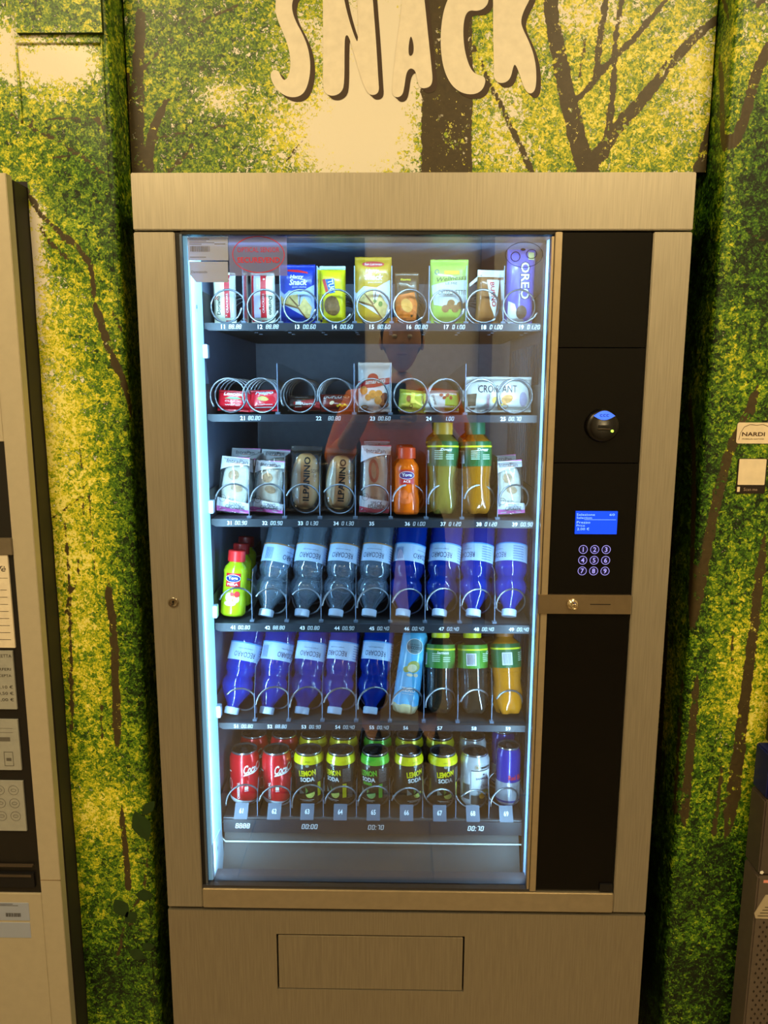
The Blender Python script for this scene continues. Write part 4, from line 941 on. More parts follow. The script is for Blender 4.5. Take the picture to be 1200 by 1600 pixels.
def water(kind, label, px, py, Y=.150, lean=.14, spin=0., row=3):
    key = kind
    q = at(px, py, Y)
    t = empty('water_bottle', (q.x, Y, q.z+.002), label, 'water bottle', 'clear water bottles upside down in slots 42 to 45' if kind == 0 else ('blue water bottles upside down in slots 46 to 49' if row == 3 else 'blue water bottles upside down in slots 51 to 55'), (-.46, lean, 0))
    if key not in water_cache:
        rf = prof_r(WPROF); S = cylS(rf, .032)
        a = MB().lathe(WPROF, 32, 5).build('body', WCLR if kind == 0 else WBLU, t, True)
        cp = MB().lathe([(.0135, 0), (.0145, .001), (.0147, .0125), (.013, .014)], 28).build('cap', CAPW, t, True, auto=True)
        lb = dec('label_band', [wrapband(.032, .106, .142)], LBLW, t, S, .0004, .004)
        lt = dec('lettering', [T('RECOARO', 0, .118, .0105, .044, rot=180), T('acqua minerale', 0, .130, .003, .03, rot=180)], LBLD, lb, S, .0008, .005)
        g = []
        for j_ in range(6): g.append(Rc(.036, .058, .110+j_*.005, .1115+j_*.005))
        g += [Rc(-.060+.0022*k_, -.0590+.0022*k_, .110, .134) for k_ in range(8)]
        st = dec('small_print', g, mat('label mid blue', (90, 120, 180), .5), lb, S, .0008, .005)
        gl = dec('label_line', [wrapband(.032, .1405, .1430)], GOLD if kind == 0 else mat('sky line', (70, 150, 225), .4), lb, S, .0009, .004)
        water_cache[key] = [a, cp, (lb, [lt, st, gl])]
        parts = None
        srcs = (a, cp, lb)
    else:
        a, cp, (lb, subs) = water_cache[key]; srcs = []
        for s_ in (a, cp):
            c = s_.copy(); C.objects.link(c); c.parent = t; srcs.append(c)
        c = lb.copy(); C.objects.link(c); c.parent = t; srcs.append(c)
        for s_ in subs: e = s_.copy(); C.objects.link(e); e.parent = c
    for c in srcs: c.rotation_euler = (0, 0, spin)
    return t
LB4 = ['leftmost clear water bottle cap down, beside the green juice bottle', 'second clear water bottle from the left, under the pack 32', 'third clear water bottle from the left, cap down', 'rightmost clear water bottle, touching the first blue one',
       'deep blue water bottle next to the clear ones in the fourth row', 'second blue water bottle from the left in the fourth row', 'third blue water bottle from the left in the fourth row', 'rightmost blue water bottle of the fourth row, by the right wall']
LB5 = ['leftmost blue water bottle of the fifth row, by the left wall', 'second blue water bottle from the left in the fifth row', 'third blue water bottle from the left in the fifth row', 'fourth blue water bottle from the left in the fifth row', 'rightmost blue water bottle of the fifth row, beside the sky blue drink']
names4 = ['clear', 'clear', 'clear', 'clear', 'blue', 'blue', 'blue', 'blue']
for i, (px, ln, spn) in enumerate(((415, .17, 1.1), (471, .13, .0), (524, .13, -.1), (576, .13, -.25), (629, .12, .9), (686, .12, -.35), (739, .11, -1.), (795, .09, -1.2))):
    water(0 if i < 4 else 1, LB4[i], px, 965, lean=ln, spin=spn)
for i, (px, ln, spn) in enumerate(((361, .18, .15), (416, .15, .8), (471, .14, .0), (522, .13, -.4), (578, .12, -.15))):
    water(1, LB5[i], px, 1117, lean=ln, spin=spn, row=4)

# small juice bottles
def juice(label, px, py, Y, col, capc, word, row, rot, grp, H=.128, R=.0245, lc=(200, 30, 40)):
    q = at(px, py, Y)
    t = empty('juice_bottle', (q.x, Y, FL[row]+.004), label, 'juice bottle', grp, rot)
    pr = [(.012, .002), (R*.88, 0), (R, .005), (R, .030), (R*.93, .040), (R*.93, .082), (R*.97, .088), (R*.85, .096), (R*.62, .102), (.0135, .105), (.0135, .112)]
    pr = [(r, z*H/.128) for r, z in pr]; rf = prof_r(pr); S = cylS(rf, R)
    MB().lathe(pr, 32).build('body', mat('juice '+str(col), col, .15, var=.1, scale=30, coat=.5), t, True)
    MB().lathe([(.0165, .106*H/.128), (.0170, .107*H/.128), (.0168, H-.002), (.0150, H)], 28).build('cap', mat('cap '+str(capc), capc, .35), t, True, auto=True)
    lb = dec('logo_print', [Rc(-.0155, .0155, H*.45, H*.66)], mat('logo ground', lc, .4), t, S, .0005, .004)
    dec('logo_oval', [El(0, H*.58, .0150, .0070)], DBLUE, lb, S, .0009, .004)
    dec('logo_rim', [Rg(0, H*.58, .0155, .0075, .0009)], WHITE, lb, S, .0012, .004)
    dec('lettering', [T('Yoga', 0, H*.58, .0080, .020, bold=.03), T(word, 0, H*.49, .0045, .014 if len(word) < 4 else .022, bold=.02)], WHITE, lb, S, .0014, .004)
    dec('fruit_print', [El(-.006, H*.30, .0085, .0085), El(.009, H*.27, .0065, .0075), El(-.003, H*.20, .012, .005)], mat('fruit '+str(col), (240, 110, 50) if col[0] > 200 and col[1] < 150 else (216, 220, 160), .5, var=.25, scale=120), t, S, .0006, .004)
    if word != 'ACE': dec('fruit_print', [El(.010, H*.34, .006, .006), El(0.0, H*.34, .004, .004)], mat('red fruit', (214, 50, 50), .5), t, S, .0009, .004)
    return t
OJ = 'orange juice bottles in slot 36'; GJ = 'green juice bottles in slot 41'
juice('small orange juice bottle with orange cap, front of slot 36', 635, 806, .150, (240, 104, 14), (206, 64, 30), 'ACE', 2, (-.12, 0, 0), OJ)
juice('small orange juice bottle standing behind the front one in slot 36', 632, 800, .215, (240, 104, 14), (190, 50, 26), 'ACE', 2, (-.12, 0, 0), OJ)
juice('small yellow-green juice bottle with red cap, front of slot 41', 364, 964, .150, (172, 194, 26), (214, 40, 40), 'PERA', 3, (-.14, .07, 0), GJ)
juice('small yellow-green juice bottle second from the front in slot 41', 373, 950, .215, (172, 194, 26), (150, 30, 30), 'PERA', 3, (-.14, .05, 0), GJ)
juice('small yellow-green juice bottle third from the front in slot 41', 381, 942, .285, (172, 194, 26), (120, 26, 30), 'PERA', 3, (-.14, .05, 0), GJ)
# half-litre tea bottles
def tea(label, px, py, Y, liquid, lcol, capc, row, rot, grp, H=.190, R=.030, spin=0., word='', waist=True, liq_name='tea'):
    q = at(px, py, Y)
    t = empty('tea_bottle', (q.x, Y, FL[row]+.004), label, 'soft drink bottle', grp, rot)
    k = H/.19
    pr = [(.010, .006, .1), (.018, 0, .35), (.026, .003, .3), (R, .014, .12), (R, .030, .03), (R*.99, .045), (R*.91 if waist else R*.97, .062), (R*.91 if waist else R*.97, .070), (R, .092), (R, .100), (R, .142), (R*.96, .148), (R*.78, .154), (.0175, .159), (.0165, .164)]
    pr = [(p[0], p[1]*k)+tuple(p[2:]) for p in pr]; rf = prof_r([p[:2] for p in pr]); S = cylS(rf, R)
    MB().lathe(pr, 40, 5).build('body', liquid, t, True)
    MB().lathe([(.0180, .162*k), (.0185, .163*k), (.0183, H-.002), (.0165, H)], 28).build('cap', mat('cap '+str(capc), capc, .4), t, True, auto=True)
    lb = dec('label_band', [wrapband(R, .098*k, .148*k)], mat('tea label '+str(lcol), lcol, .4), t, S, .0005, .005)
    dec('label_stripe', [wrapband(R, .136*k, .1395*k)], mat('yellow stripe', (214, 214, 40), .4), lb, S, .0008, .005)
    g = [Rc(-.018, -.002, (.128-.004*j_)*k, (.1295-.004*j_)*k) for j_ in range(5)]+[Rc(.004, .020, (.120-.004*j_)*k, (.1215-.004*j_)*k) for j_ in range(3)]
    dec('small_print', g, mat('pale small print', (190, 215, 190), .5), lb, S, .0009, .005)
    dec('lettering', [T(word, .004, .131*k, .006, .024, bold=.02, shear=.2)], WHITE, lb, S, .0010, .005)
    bar = dec('barcode_patch', [Rc(-.052, -.032, .104*k, .130*k)], mat('barcode white', (205, 205, 215), .5), lb, S, .0009, .005)
    dec('barcode', [Rc(-.050+.002*j_, -.0490+.002*j_, .106*k, .128*k) for j_ in range(8)], GREYT, bar, S, .0013, .005)
    for o_ in t.children: o_.rotation_euler = (0, 0, spin)
    return t
LT = mat('lemon tea', (136, 124, 46), .08, var=.05, trans=.35, coat=.5); PT = mat('peach tea', (168, 104, 20), .08, var=.05, trans=.3, coat=.5)
DT = clear('dark tea', (.30, .24, .18), .04, .25, (92, 84, 70), .06, 1.4, 1.5)
OT = mat('orange drink', (184, 112, 20), .10, var=.05, trans=.15, coat=.5)
TG = 'tea bottles with green labels in the third row'
tea('lemon tea bottle with green label, front of slot 37', 691, 806, .155, LT, (18, 84, 38), (190, 140, 40), 2, (-.10, 0, 0), TG, .178, word='Zuegg')
tea('peach tea bottle with green label and dark green cap, front of slot 38', 744, 806, .155, PT, (18, 84, 38), (16, 90, 60), 2, (-.10, -.02, 0), TG, .178, spin=.2, word='Zuegg')
tea('tea bottle half hidden behind the lemon tea bottle in the third row', 688, 800, .225, LT, (18, 84, 38), (40, 70, 40), 2, (-.10, 0, 0), TG, .182, word='Zuegg')
tea('tea bottle half hidden behind the green capped peach tea bottle', 738, 800, .225, PT, (18, 84, 38), (20, 60, 50), 2, (-.10, 0, 0), TG, .182, word='Zuegg')
LG = 'drink bottles with green labels in the fifth row'
tea('dark tea bottle with plain green label and yellow cap in slot 57', 686, 1115, .155, DT, (62, 122, 46), (214, 205, 30), 4, (-.28, .02, 0), LG, .176, waist=False, word='lemon')
tea('dark tea bottle with white barcode on green label and yellow cap in slot 58', 741, 1115, .155, DT, (62, 130, 38), (206, 198, 30), 4, (-.28, -.02, 0), LG, .176, spin=1.2, waist=False, word='Chin')
tea('orange drink bottle with barcode on dark green label in slot 59', 795, 1112, .155, OT, (24, 88, 46), (150, 90, 40), 4, (-.28, -.04, 0), LG, .180, spin=1.35, word='Zuegg')
# 56 pear drink
q = at(631, 1120, .15)
t = empty('pear_drink_bottle', (q.x, .15, FL[4]+.004), 'sky blue sleeved pear drink bottle reading ZERO leaning right in slot 56', 'soft drink bottle', 'leaning pear drink', (-.36, .16, 0))
pr = [(.008, .006, .1), (.016, 0, .35), (.023, .004, .25), (.0265, .014, .08), (.0265, .022), (.0265, .150), (.0255, .158), (.021, .166), (.012, .171)]
rf = prof_r([p[:2] for p in pr]); S = cylS(rf, .0265)
MB().lathe(pr, 40, 5).build('body', mat('sky blue sleeve', (96, 186, 232), .25, coat=.4), t, True)
MB().lathe([(r_*1.012, z_)+((l_[0],) if l_ else ()) for r_, z_, *l_ in pr[:4]]+[(.0262, .020)], 40, 5).build('base', mat('cream juice base', (214, 204, 160), .2, coat=.4), t, True)
lo = dec('logo_plate', [El(0, .134, .0165, .0150)], mat('grey blue plate', (104, 130, 138), .4), t, S, .0006, .004)
dec('logo_rim', [Rg(0, .134, .0172, .0157, .0009)], WHITE, lo, S, .001, .004)
dec('lettering', [T('SUCCOSO', 0, .131, .0065, .029, bold=.02), T('LA ROSA', 0, .1375, .003, .018), T('pera', 0, .124, .003, .012)], mat('navy print', (24, 30, 50), .4), lo, S, .001, .004)
fp = dec('pear_print', [El(.004, .094, .013, .0115, rot=20), El(-.010, .087, .007, .006)], mat('pear green', (176, 176, 80), .4, var=.15), t, S, .0006, .004)
dec('pear_flesh', [El(.001, .091, .0095, .0075, rot=20), El(.010, .078, .005, .0035), El(-.002, .077, .006, .003)], mat('pear flesh', (232, 220, 180), .4), fp, S, .001, .004)
dec('lettering', [T('ZERO', 0, .048, .0085, .029, bold=.02), T('zuccheri aggiunti', 0, .040, .0025, .024)], WHITE, t, S, .0007, .004)

# cans
LID = mat('can aluminium', (190, 192, 198), .22, .95); LIDD = mat('can lid centre', (120, 122, 128), .28, .95)
def can(label, px, py, Y, kind, grp, spin=0., H=.114, R=.0305):
    q = at(px, py, Y); t = empty('soda_can', (q.x, Y, FL[5]+.004), label, 'drink can', grp, (-.04, .0, 0))
    sh = H-.016
    pr = [(R*.60, .003), (R*.72, 0), (R*.80, .002), (R*.97, .010), (R, .014), (R, sh), (R*.985, sh+.002), (R*.86, H-.005)]
    base = {'cola': (208, 18, 34), 'lemon': (42, 38, 30), 'lime': (42, 38, 30), 'silver': (176, 178, 182), 'energy': (40, 40, 150)}[kind]
    rf = prof_r(pr); S = cylS(rf, R)
    bo = MB().lathe(pr, 40).build('body', mat('can paint '+kind, base, .25, .25, coat=.5, var=.03), t, True, auto=True)
    MB().lathe([(R*.86, H-.0052), (R*.88, H-.003), (R*.88, H), (R*.85, H), (R*.83, H-.0035)], 40).build('rim', LID, t, True)
    li = MB().lathe([(R*.83, H-.0045), (R*.83, H-.0035), (0.0001, H-.0035)], 40).build('lid', LIDD, t)
    MB().lathe([(.003, H-.0035), (.003, H-.0022)], 10).box(-.006, .006, -.0125, .002, H-.0030, H-.0020).box(-.0035, .0035, .002, .009, H-.003, H-.0022).build('pull_tab', LID, li)
    D = .005
    if kind == 'cola':
        b1 = dec('base_band', [P(*[(-R*math.pi+2*math.pi*R*i/24, .008+.011*(.5+.5*math.sin(i/24*6.28*1.0+.3))) for i in range(25)], (R*math.pi, .0015), (-R*math.pi, .0015))], mat('silver band', (208, 214, 222), .3), bo, S, .0004, D)
        dec('lettering', [T('Coca', .008, .080, .019, .026, bold=.02, shear=.35), T('Cola', .034, .082, .018, .024, bold=.02, shear=.35), P((-.006, .066), (.02, .070), (.05, .080), (.02, .073), (-.004, .070))], WHITE, bo, S, .0007, D)
        dec('lettering', [T('ORIGINAL', -.0165, .035, .0055, .036, rot=90, bold=.02), T('88', .000, .040, .008, .007, bold=.05), Rc(-.004, .004, .0335, .0345)], WHITE, bo, S, .0007, D)
        dec('side_mark', [Rg(-.038, .045, .006, .012, .0008), Rc(-.042, -.034, .072, .074)], WHITE, bo, S, .0007, D)
    elif kind in ('lemon', 'lime'):
        yc = (228, 214, 20) if kind == 'lemon' else (96, 190, 50); ym = mat(kind+' band paint', yc, .25, .2, coat=.5)
        dec('shoulder_band', [wrapband(R, sh-.006, H-.0055)], ym, bo, S, .0005, D)
        dec('lettering', [T('LEMON', 0, .074, .0125, .036, rot=6, bold=.05)], ym, bo, S, .0007, D)
        dec('lettering', [T('SODA', 0, .0605, .0095, .030, rot=3, bold=.04), Rc(-.016, .014, .016, .0168), Rc(-.012, .01, .0135, .0141)], WHITE, bo, S, .0007, D)
        if kind == 'lime': dec('flash', [Rc(-.012, .008, .0485, .0545)], ym, bo, S, .0007, D)
        dec('flash_text', [T('LEMON', 0, sh+.001, .0025, .010)], BLACK, bo, S, .0012, D)
        dec('fruit_print', [P(*[(.006+.0095*math.cos(a_), .030+.0095*math.sin(a_)) for a_ in [math.radians(-170+i*19) for i in range(11)]])], mat(kind+' slice', (226, 232, 110) if kind == 'lemon' else (150, 210, 120), .4, var=.15, scale=200), bo, S, .0007, D)
        dec('leaf_print', [P((-.004, .045), (.002, .036), (-.003, .030))], mat('leaf print', (90, 140, 60), .4), bo, S, .0008, D)
        dec('small_print', [P((-.017, .042), (-.006, .031), (-.017, .028)), El(.0, .090, .004, .003, 12)], mat('pale can print', (130, 130, 120), .4), bo, S, .0007, D)
        dec('side_panel', [Rc(.022, .030, .022, .052)], ym, bo, S, .0007, D)
        dec('side_text', [Rc(.022, .040, .056+.003*j_, .0572+.003*j_) for j_ in range(10)]+[Rc(.033, .045, .020+.003*j_, .0212+.003*j_) for j_ in range(8)], GREYT, bo, S, .0007, D)
    elif kind == 'silver':
        dec('white_panel', [Rc(-.010, .034, .042, .082)], mat('white can panel', (206, 208, 212), .35), bo, S, .0005, D)
        dec('dark_base', [Rc(-.010, .034, .010, .030), Rc(-.030, -.013, .020, .052)], mat('dark can print', (58, 54, 50), .35), bo, S, .0005, D)
        dec('lettering', [T('SANPELL', .012, .066, .0045, .026, bold=.03), T('Chinò', .018, .050, .006, .016, shear=.3), T('★', .016, .074, .004) if False else El(.016, .0745, .0022, .0022, 5)], LBLD, bo, S, .0008, D)
        dec('star_emblem', [Rg(.002, .090, .0055, .0055, .001), El(.002, .090, .003, .003, 8)], mat('bronze emblem', (150, 120, 80), .4), bo, S, .0008, D)
        dec('dark_line', [Rc(.010, .034, .088, .0905), Rc(-.010, .034, .082, .0835), Rc(.010, .034, .0865, .0872)], BLACK, bo, S, .0008, D)
        dec('fruit_print', [El(.014, .029, .0075, .0065, rot=20)], mat('orange fruit', (220, 150, 40), .4), bo, S, .0009, D)
        dec('leaf_print', [El(.020, .038, .008, .003, rot=20)], mat('olive leaf', (150, 150, 60), .4), bo, S, .001, D)
    else:
        dec('silver_field', [wrapband(R, .006, .055)], mat('silver field', (172, 174, 184), .3, .4), bo, S, .0005, D)
        dec('lettering', [T('Red Bull', .014, .066, .011, .034, bold=.03)], RED, bo, S, .0007, D)
        dec('lettering', [T('ENERGY', .012, .046, .004, .018), T('DRINK', .012, .038, .004, .014)], GREYT, bo, S, .0008, D)
        dec('base_line', [wrapband(R, .012, .016)], DBLUE, bo, S, .0009, D)
    for o_ in t.children: o_.rotation_euler = (0, 0, spin)
    return t
CG = 'cans in the bottom row'
front = [(383, 'cola', .30, 'leftmost red cola can with white script, front of the bottom row'), (433, 'cola', .18, 'red cola can beside the first lemon soda can, front of the bottom row'), (483, 'lemon', .0, 'black and yellow lemon soda can facing forward, front of slot 63'),
         (533, 'lemon', -.55, 'black and yellow lemon soda can turned left to its yellow panel, front of slot 64'), (586, 'lime', -.45, 'black and green lime soda can, front of slot 65'), (638, 'lemon', .45, 'black and yellow lemon soda can turned right, front of slot 66'),
         (691, 'lemon', .15, 'black and yellow lemon soda can left of the silver can, front of slot 67'), (741, 'silver', .0, 'silver and white soda can with orange fruit, front of slot 68'), (793, 'energy', .0, 'slim blue and silver energy drink can in slot 69')]
for i, (px, kd, sp_, lb_) in enumerate(front):
    can(lb_, px, 1240, .185, kd, CG, sp_, **({'H': .128, 'R': .0255} if kd == 'energy' else {}))
BKL = ['red cola can behind the leftmost can, only its top showing', 'red cola can behind the second can, dark topped', 'yellow shouldered can behind the third can, right of the hidden cola cans', 'yellow shouldered can behind the can showing only MON', 'green shouldered can behind the green lime soda can',
       'yellow shouldered can right of the hidden green can', 'yellow shouldered can left of the hidden silver can', 'silver can behind the silver and white can', 'slim silver can half hidden behind the energy drink can']
for i, (px, kd, sp_, lb_) in enumerate(front):
    px2 = [398, 445, 490, 537, 590, 639, 687, 737, 785][i]
    can(BKL[i], px2, 1210, .256, kd, CG, sp_+.3, **({'H': .128, 'R': .0255} if kd == 'energy' else {}))

# ------------------------------------------------------------------ coffee machine at the left edge
cm = empty('coffee_machine', (-1.0, 0, 0), 'pale metal drinks machine with black front panel at the left edge', 'vending machine')
def loc(o): o.location = (1.0, 0, 0); return o
CMM = mat('pale coated metal', (196, 188, 168), .45, .35, var=.03); CMS = mat('dark machine side', (46, 44, 36), .6)
loc(MB().box(-1.35, -.6895, 0, .02, .02, .546).box(-.6895, -.651, 0, .02, .02, 1.83).box(-1.35, -.6895, 0, .02, 1.40, 1.83).build('door', CMM, cm, bevel=.001))
loc(MB().box(-1.35, -.650, .021, .60, .02, 1.826).build('body', CMS, cm, bevel=.003))
loc(MB().box(-1.35, -.6900, .003, .02, .547, 1.399).build('front_panel', mat('black front glass', (26, 24, 22), .3), cm))
loc(MB().box(-1.35, -.6890, -.003, .004, 1.203, 1.233).build('metal_band', mat('dull metal band', (130, 120, 104), .4, .6), cm, bevel=.001))
loc(MB().box(-1.34, -.700, -.002, .018, .560, .590).build('tray_recess', BLK, cm))
loc(MB().box(-1.34, -.704, -.004, .0, .583, .587).box(-1.34, -.700, -.004, .002, .604, .607).build('tray_lip', mat('dark lip', (70, 60, 50), .3), cm))
loc(MB().box(-.6895, -.6505, -.0006, .0005, .5745, .5755).build('door_seam', mat('seam brown', (120, 100, 70), .5), cm))
loc(MB().box(-.669, -.663, -.0008, .0, 1.812, 1.826).build('corner_mark', CMM, cm))
def sheetp(name, px0, py0, px1, py1, m, lab):
    a = at(px0, py0, 0); b = at(px1, py1, 0)
    o = MB().box(a.x-.14, b.x, -.0008, .0028, b.z, a.z).build(name, m, cm); o['label'] = lab; o.location = (1.0, 0, 0)
    return o, a, b
DKP = mat('paper print dark', (60, 54, 46), .6)
o, a, b = sheetp('notice', 0, 864, 24, 1012, mat('white notice', (226, 216, 196), .6), 'white notice sheet')
dec('small_print', [Rc(b.x-.05, b.x-.002, a.z-.045, a.z-.0445)]+[Rc(b.x-.05, b.x-.006, b.z+.015+.013*i_, b.z+.0158+.013*i_) for i_ in range(8)]+[T('caffè', b.x-.022, a.z-.028, .010, .034, shear=.3)], DKP, o, flat(-.0008), .0004)
GRP = mat('grey notice', (158, 160, 156), .5)
o, a, b = sheetp('price_notice', 0, 1017, 27, 1108, GRP, 'grey notice with coin values')
dec('lettering', [T('ACCETTA', b.x-.020, a.z-.009, .006, .036), T('PORFERI', b.x-.022, a.z-.034, .005, .034), T('ACCEPTA', b.x-.022, a.z-.046, .005, .034), T('0,10 €', b.x-.018, a.z-.068, .007, .028), T('0,50 €', b.x-.018, a.z-.080, .007, .028), T('1,00 €', b.x-.018, a.z-.092, .007, .028)], DKP, o, flat(-.0008), .0004)
o, a, b = sheetp('diagram_notice', 0, 1124, 34, 1203, GRP, 'grey notice with small drawings')
cx_ = b.x-.022
dec('diagram', [Rc(cx_-.015, cx_+.012, a.z-.017, a.z-.0165), Rc(cx_-.015, cx_+.012, a.z-.025, a.z-.0245), Rc(cx_-.018, cx_+.006, a.z-.042, a.z-.034), Rc(cx_-.008, cx_-.007, b.z+.008, b.z+.035), Rc(cx_+.008, cx_+.009, b.z+.008, b.z+.035), Rc(cx_-.008, cx_+.009, b.z+.035, b.z+.036), Rc(cx_-.008, cx_+.009, b.z+.008, b.z+.009), Rc(cx_-.004, cx_+.005, b.z+.018, b.z+.024)], mat('grey ink', (96, 94, 90), .6), o, flat(-.0008), .0004)
o, a, b = sheetp('icon_notice', 0, 1220, 42, 1298, GRP, 'grey notice with round icons')
dec('icon', [Rg(b.x-.018-.026*i_, a.z-.018-.026*j_, .0095, .0095, .0007) for i_ in range(3) for j_ in range(3)]+[Rg(b.x-.018-.026*i_, a.z-.018-.026*j_, .005, .003, .0007) for i_ in range(3) for j_ in range(3)], mat('grey ink', (96, 94, 90), .6), o, flat(-.0008), .0004)
o, a, b = sheetp('asset_label', 0, 1410, 47, 1438, PAPER, 'cream label with a barcode')
g = []; x = b.x-.045
while x < b.x-.016:
    w = random.choice((.0004, .0008, .0012)); g.append(Rc(x, x+w, b.z+.008, b.z+.016)); x += w+random.choice((.0005, .0009))
dec('barcode', g+[Rc(b.x-.06, b.x-.03, a.z-.003, a.z-.002), Rc(b.x-.06, b.x-.02, a.z-.006, a.z-.005)], DKP, o, flat(-.0008), .0004)
sheetp('asset_label', 0, 1441, 49, 1465, mat('pale label', (205, 206, 205), .6), 'blank pale label')
for o_ in cm.children:
    pass

# ------------------------------------------------------------------ grey cabinet at the right edge
gm = empty('grey_cabinet', (1.0, 0, 0), 'dark grey machine with perforated lower door at the right edge', 'machine')
GC = mat('warm grey plastic', (92, 82, 74), .5)
def gl(o): o.location = (-1.0, 0, 0); return o
X0 = .653
gl(MB().box(X0, 1.3, .0, .055, .02, .60).build('lower_door', GC, gm, bevel=.003))
gl(MB().box(X0, 1.3, .0, .055, .604, .752).build('upper_door', mat('brown grey plastic', (78, 70, 64), .45), gm, bevel=.003))
gl(MB().box(X0+.002, 1.3, .003, .055, .754, .84).build('top_band', mat('dark blue band', (22, 30, 90), .4), gm, bevel=.003))
gl(MB().box(X0+.02, 1.3, .01, .06, .842, 1.0).build('top_box', CAB, gm, bevel=.003))
hs = MB()
for j in range(52):
    for i in range(46):
        x = X0+.012+i*.0125+(j % 2)*.00625; z = .045+j*.0098
        hs.add([(x, -.0006, z-.0035), (x+.0022, -.0006, z), (x, -.0006, z+.0035), (x-.0022, -.0006, z)], [(0, 1, 2, 3)])
o = gl(hs.build('perforation', mat('dark hole', (38, 30, 26), .7), gm)); o['kind'] = 'stuff'
a = at(1181, 1398, 0); b = at(1240, 1435, 0)
o = gl(MB().prism([(a.x, b.z+.01), (a.x+.003, b.z), (b.x, b.z-.002), (b.x, a.z), (a.x+.018, a.z)], -.0015, 0).build('rating_label', mat('silver label', (176, 164, 140), .5), gm))
dec('small_print', [Rc(a.x+.006+.004*i_, a.x+.05, b.z+.005+.006*i_, b.z+.0065+.006*i_) for i_ in range(4)], DKP, o, flat(-.0015), .0004)
q = at(1190, 1363, 0); o = dec('star_mark', [El(q.x, q.z, .004, .004, 5), ], WHITE, gm, flat(0), .0006); gl(o)
q = at(1197, 1377, 0); o = dec('red_label', [Rc(q.x-.005, q.x+.02, q.z-.003, q.z+.003)], mat('pale red label', (226, 150, 140), .5), gm, flat(0), .0006); gl(o)

# wall stickers
a = at(1152, 660, YW); b = at(1200, 693, YW)
ns = empty('wall_sticker', (a.x, YW-.001, b.z), 'cream rounded sticker reading NARDI on the right wall', 'sticker')
Wn, Hn = .075, a.z-b.z
def rr(x0, x1, z0, z1, r, n=5):
    pts = []
    for cx, cz, a0 in ((x1-r, z0+r, -90), (x1-r, z1-r, 0), (x0+r, z1-r, 90), (x0+r, z0+r, 180)):
        for i in range(n+1): t_ = math.radians(a0+90*i/n); pts.append((cx+r*math.cos(t_), cz+r*math.sin(t_)))
    return pts
MB().prism(rr(0, Wn, 0, Hn, .004), -.0008, 0).build('backing', mat('cream sticker', (236, 222, 196), .5), ns)
arch = [(.004, .006), (.006, .018), (.012, .029), (.022, .0335), (.033, .032), (.044, .0335), (.054, .030), (.064, .022), (.070, .008)]
g = []
for i in range(len(arch)-1):
    (xa, za), (xb, zb_) = arch[i], arch[i+1]; L_ = math.hypot(xb-xa, zb_-za); nx, nz = -(zb_-za)/L_*.0004, (xb-xa)/L_*.0004
    g.append(P((xa-nx, za-nz), (xb-nx, zb_-nz), (xb+nx, zb_+nz), (xa+nx, za+nz)))
dec('lettering', g+[T('NARDI', .029, .0165, .0070, .040, bold=.02), T('MOBELLIN GASTONE', .029, .0080, .0022, .038)], mat('dark brown ink', (66, 40, 24), .5), ns, flat(-.0008), .0004)
a = at(1153, 716, YW); b = at(1194, 771, YW)
qs_ = empty('wall_sticker', (a.x, YW-.001, b.z), 'black sticker with blank cream square reading Scan me on the right wall', 'sticker')
Wq, Hq = b.x-a.x, a.z-b.z
MB().prism(rr(0, Wq, 0, Hq, .002), -.0008, 0).build('backing', mat('black brown sticker', (34, 24, 20), .5), qs_)
dec('cream_square', [P(*rr(.002, Wq-.002, .0155, Hq-.001, .0015))], mat('cream sticker', (236, 222, 196), .5), qs_, flat(-.0008), .0004)
dec('lettering', [T('Scan me', Wq*.5, .0075, .0055, .024)], mat('grey ink light', (170, 150, 130), .5), qs_, flat(-.0008), .0004)
dec('phone_icon', [P(*rr(.002, .007, .003, .012, .001))], mat('cream sticker', (236, 222, 196), .5), qs_, flat(-.0008), .0004)

# ------------------------------------------------------------------ photographer (mirrored in the glass) and phone
PX, PY = .0, -1.66
pe = empty('person', (PX, PY, 0), 'person in orange shirt and dark trousers photographing the machine with a phone', 'person')
def skinned(name, verts, edges, rad, m, sub=2):
    me = bpy.data.meshes.new(name); me.from_pydata(verts, edges, []); o = bpy.data.objects.new(name, me); C.objects.link(o); o.parent = pe
    sk = o.modifiers.new('skin', 'SKIN'); sk.use_smooth_shade = True
    for i, r in enumerate(rad): me.skin_vertices[0].data[i].radius = (r if isinstance(r, tuple) else (r, r))
    me.skin_vertices[0].data[0].use_root = True
    su = o.modifiers.new('sub', 'SUBSURF'); su.levels = sub; su.render_levels = sub
    me.materials.append(m); return o
SKIN = mat('skin', (206, 160, 130), .55); HAIR = mat('dark hair', (34, 26, 22), .7); SHIRT = mat('orange shirt', (245, 140, 30), .8); JEAN = mat('dark trousers', (26, 28, 40), .85)
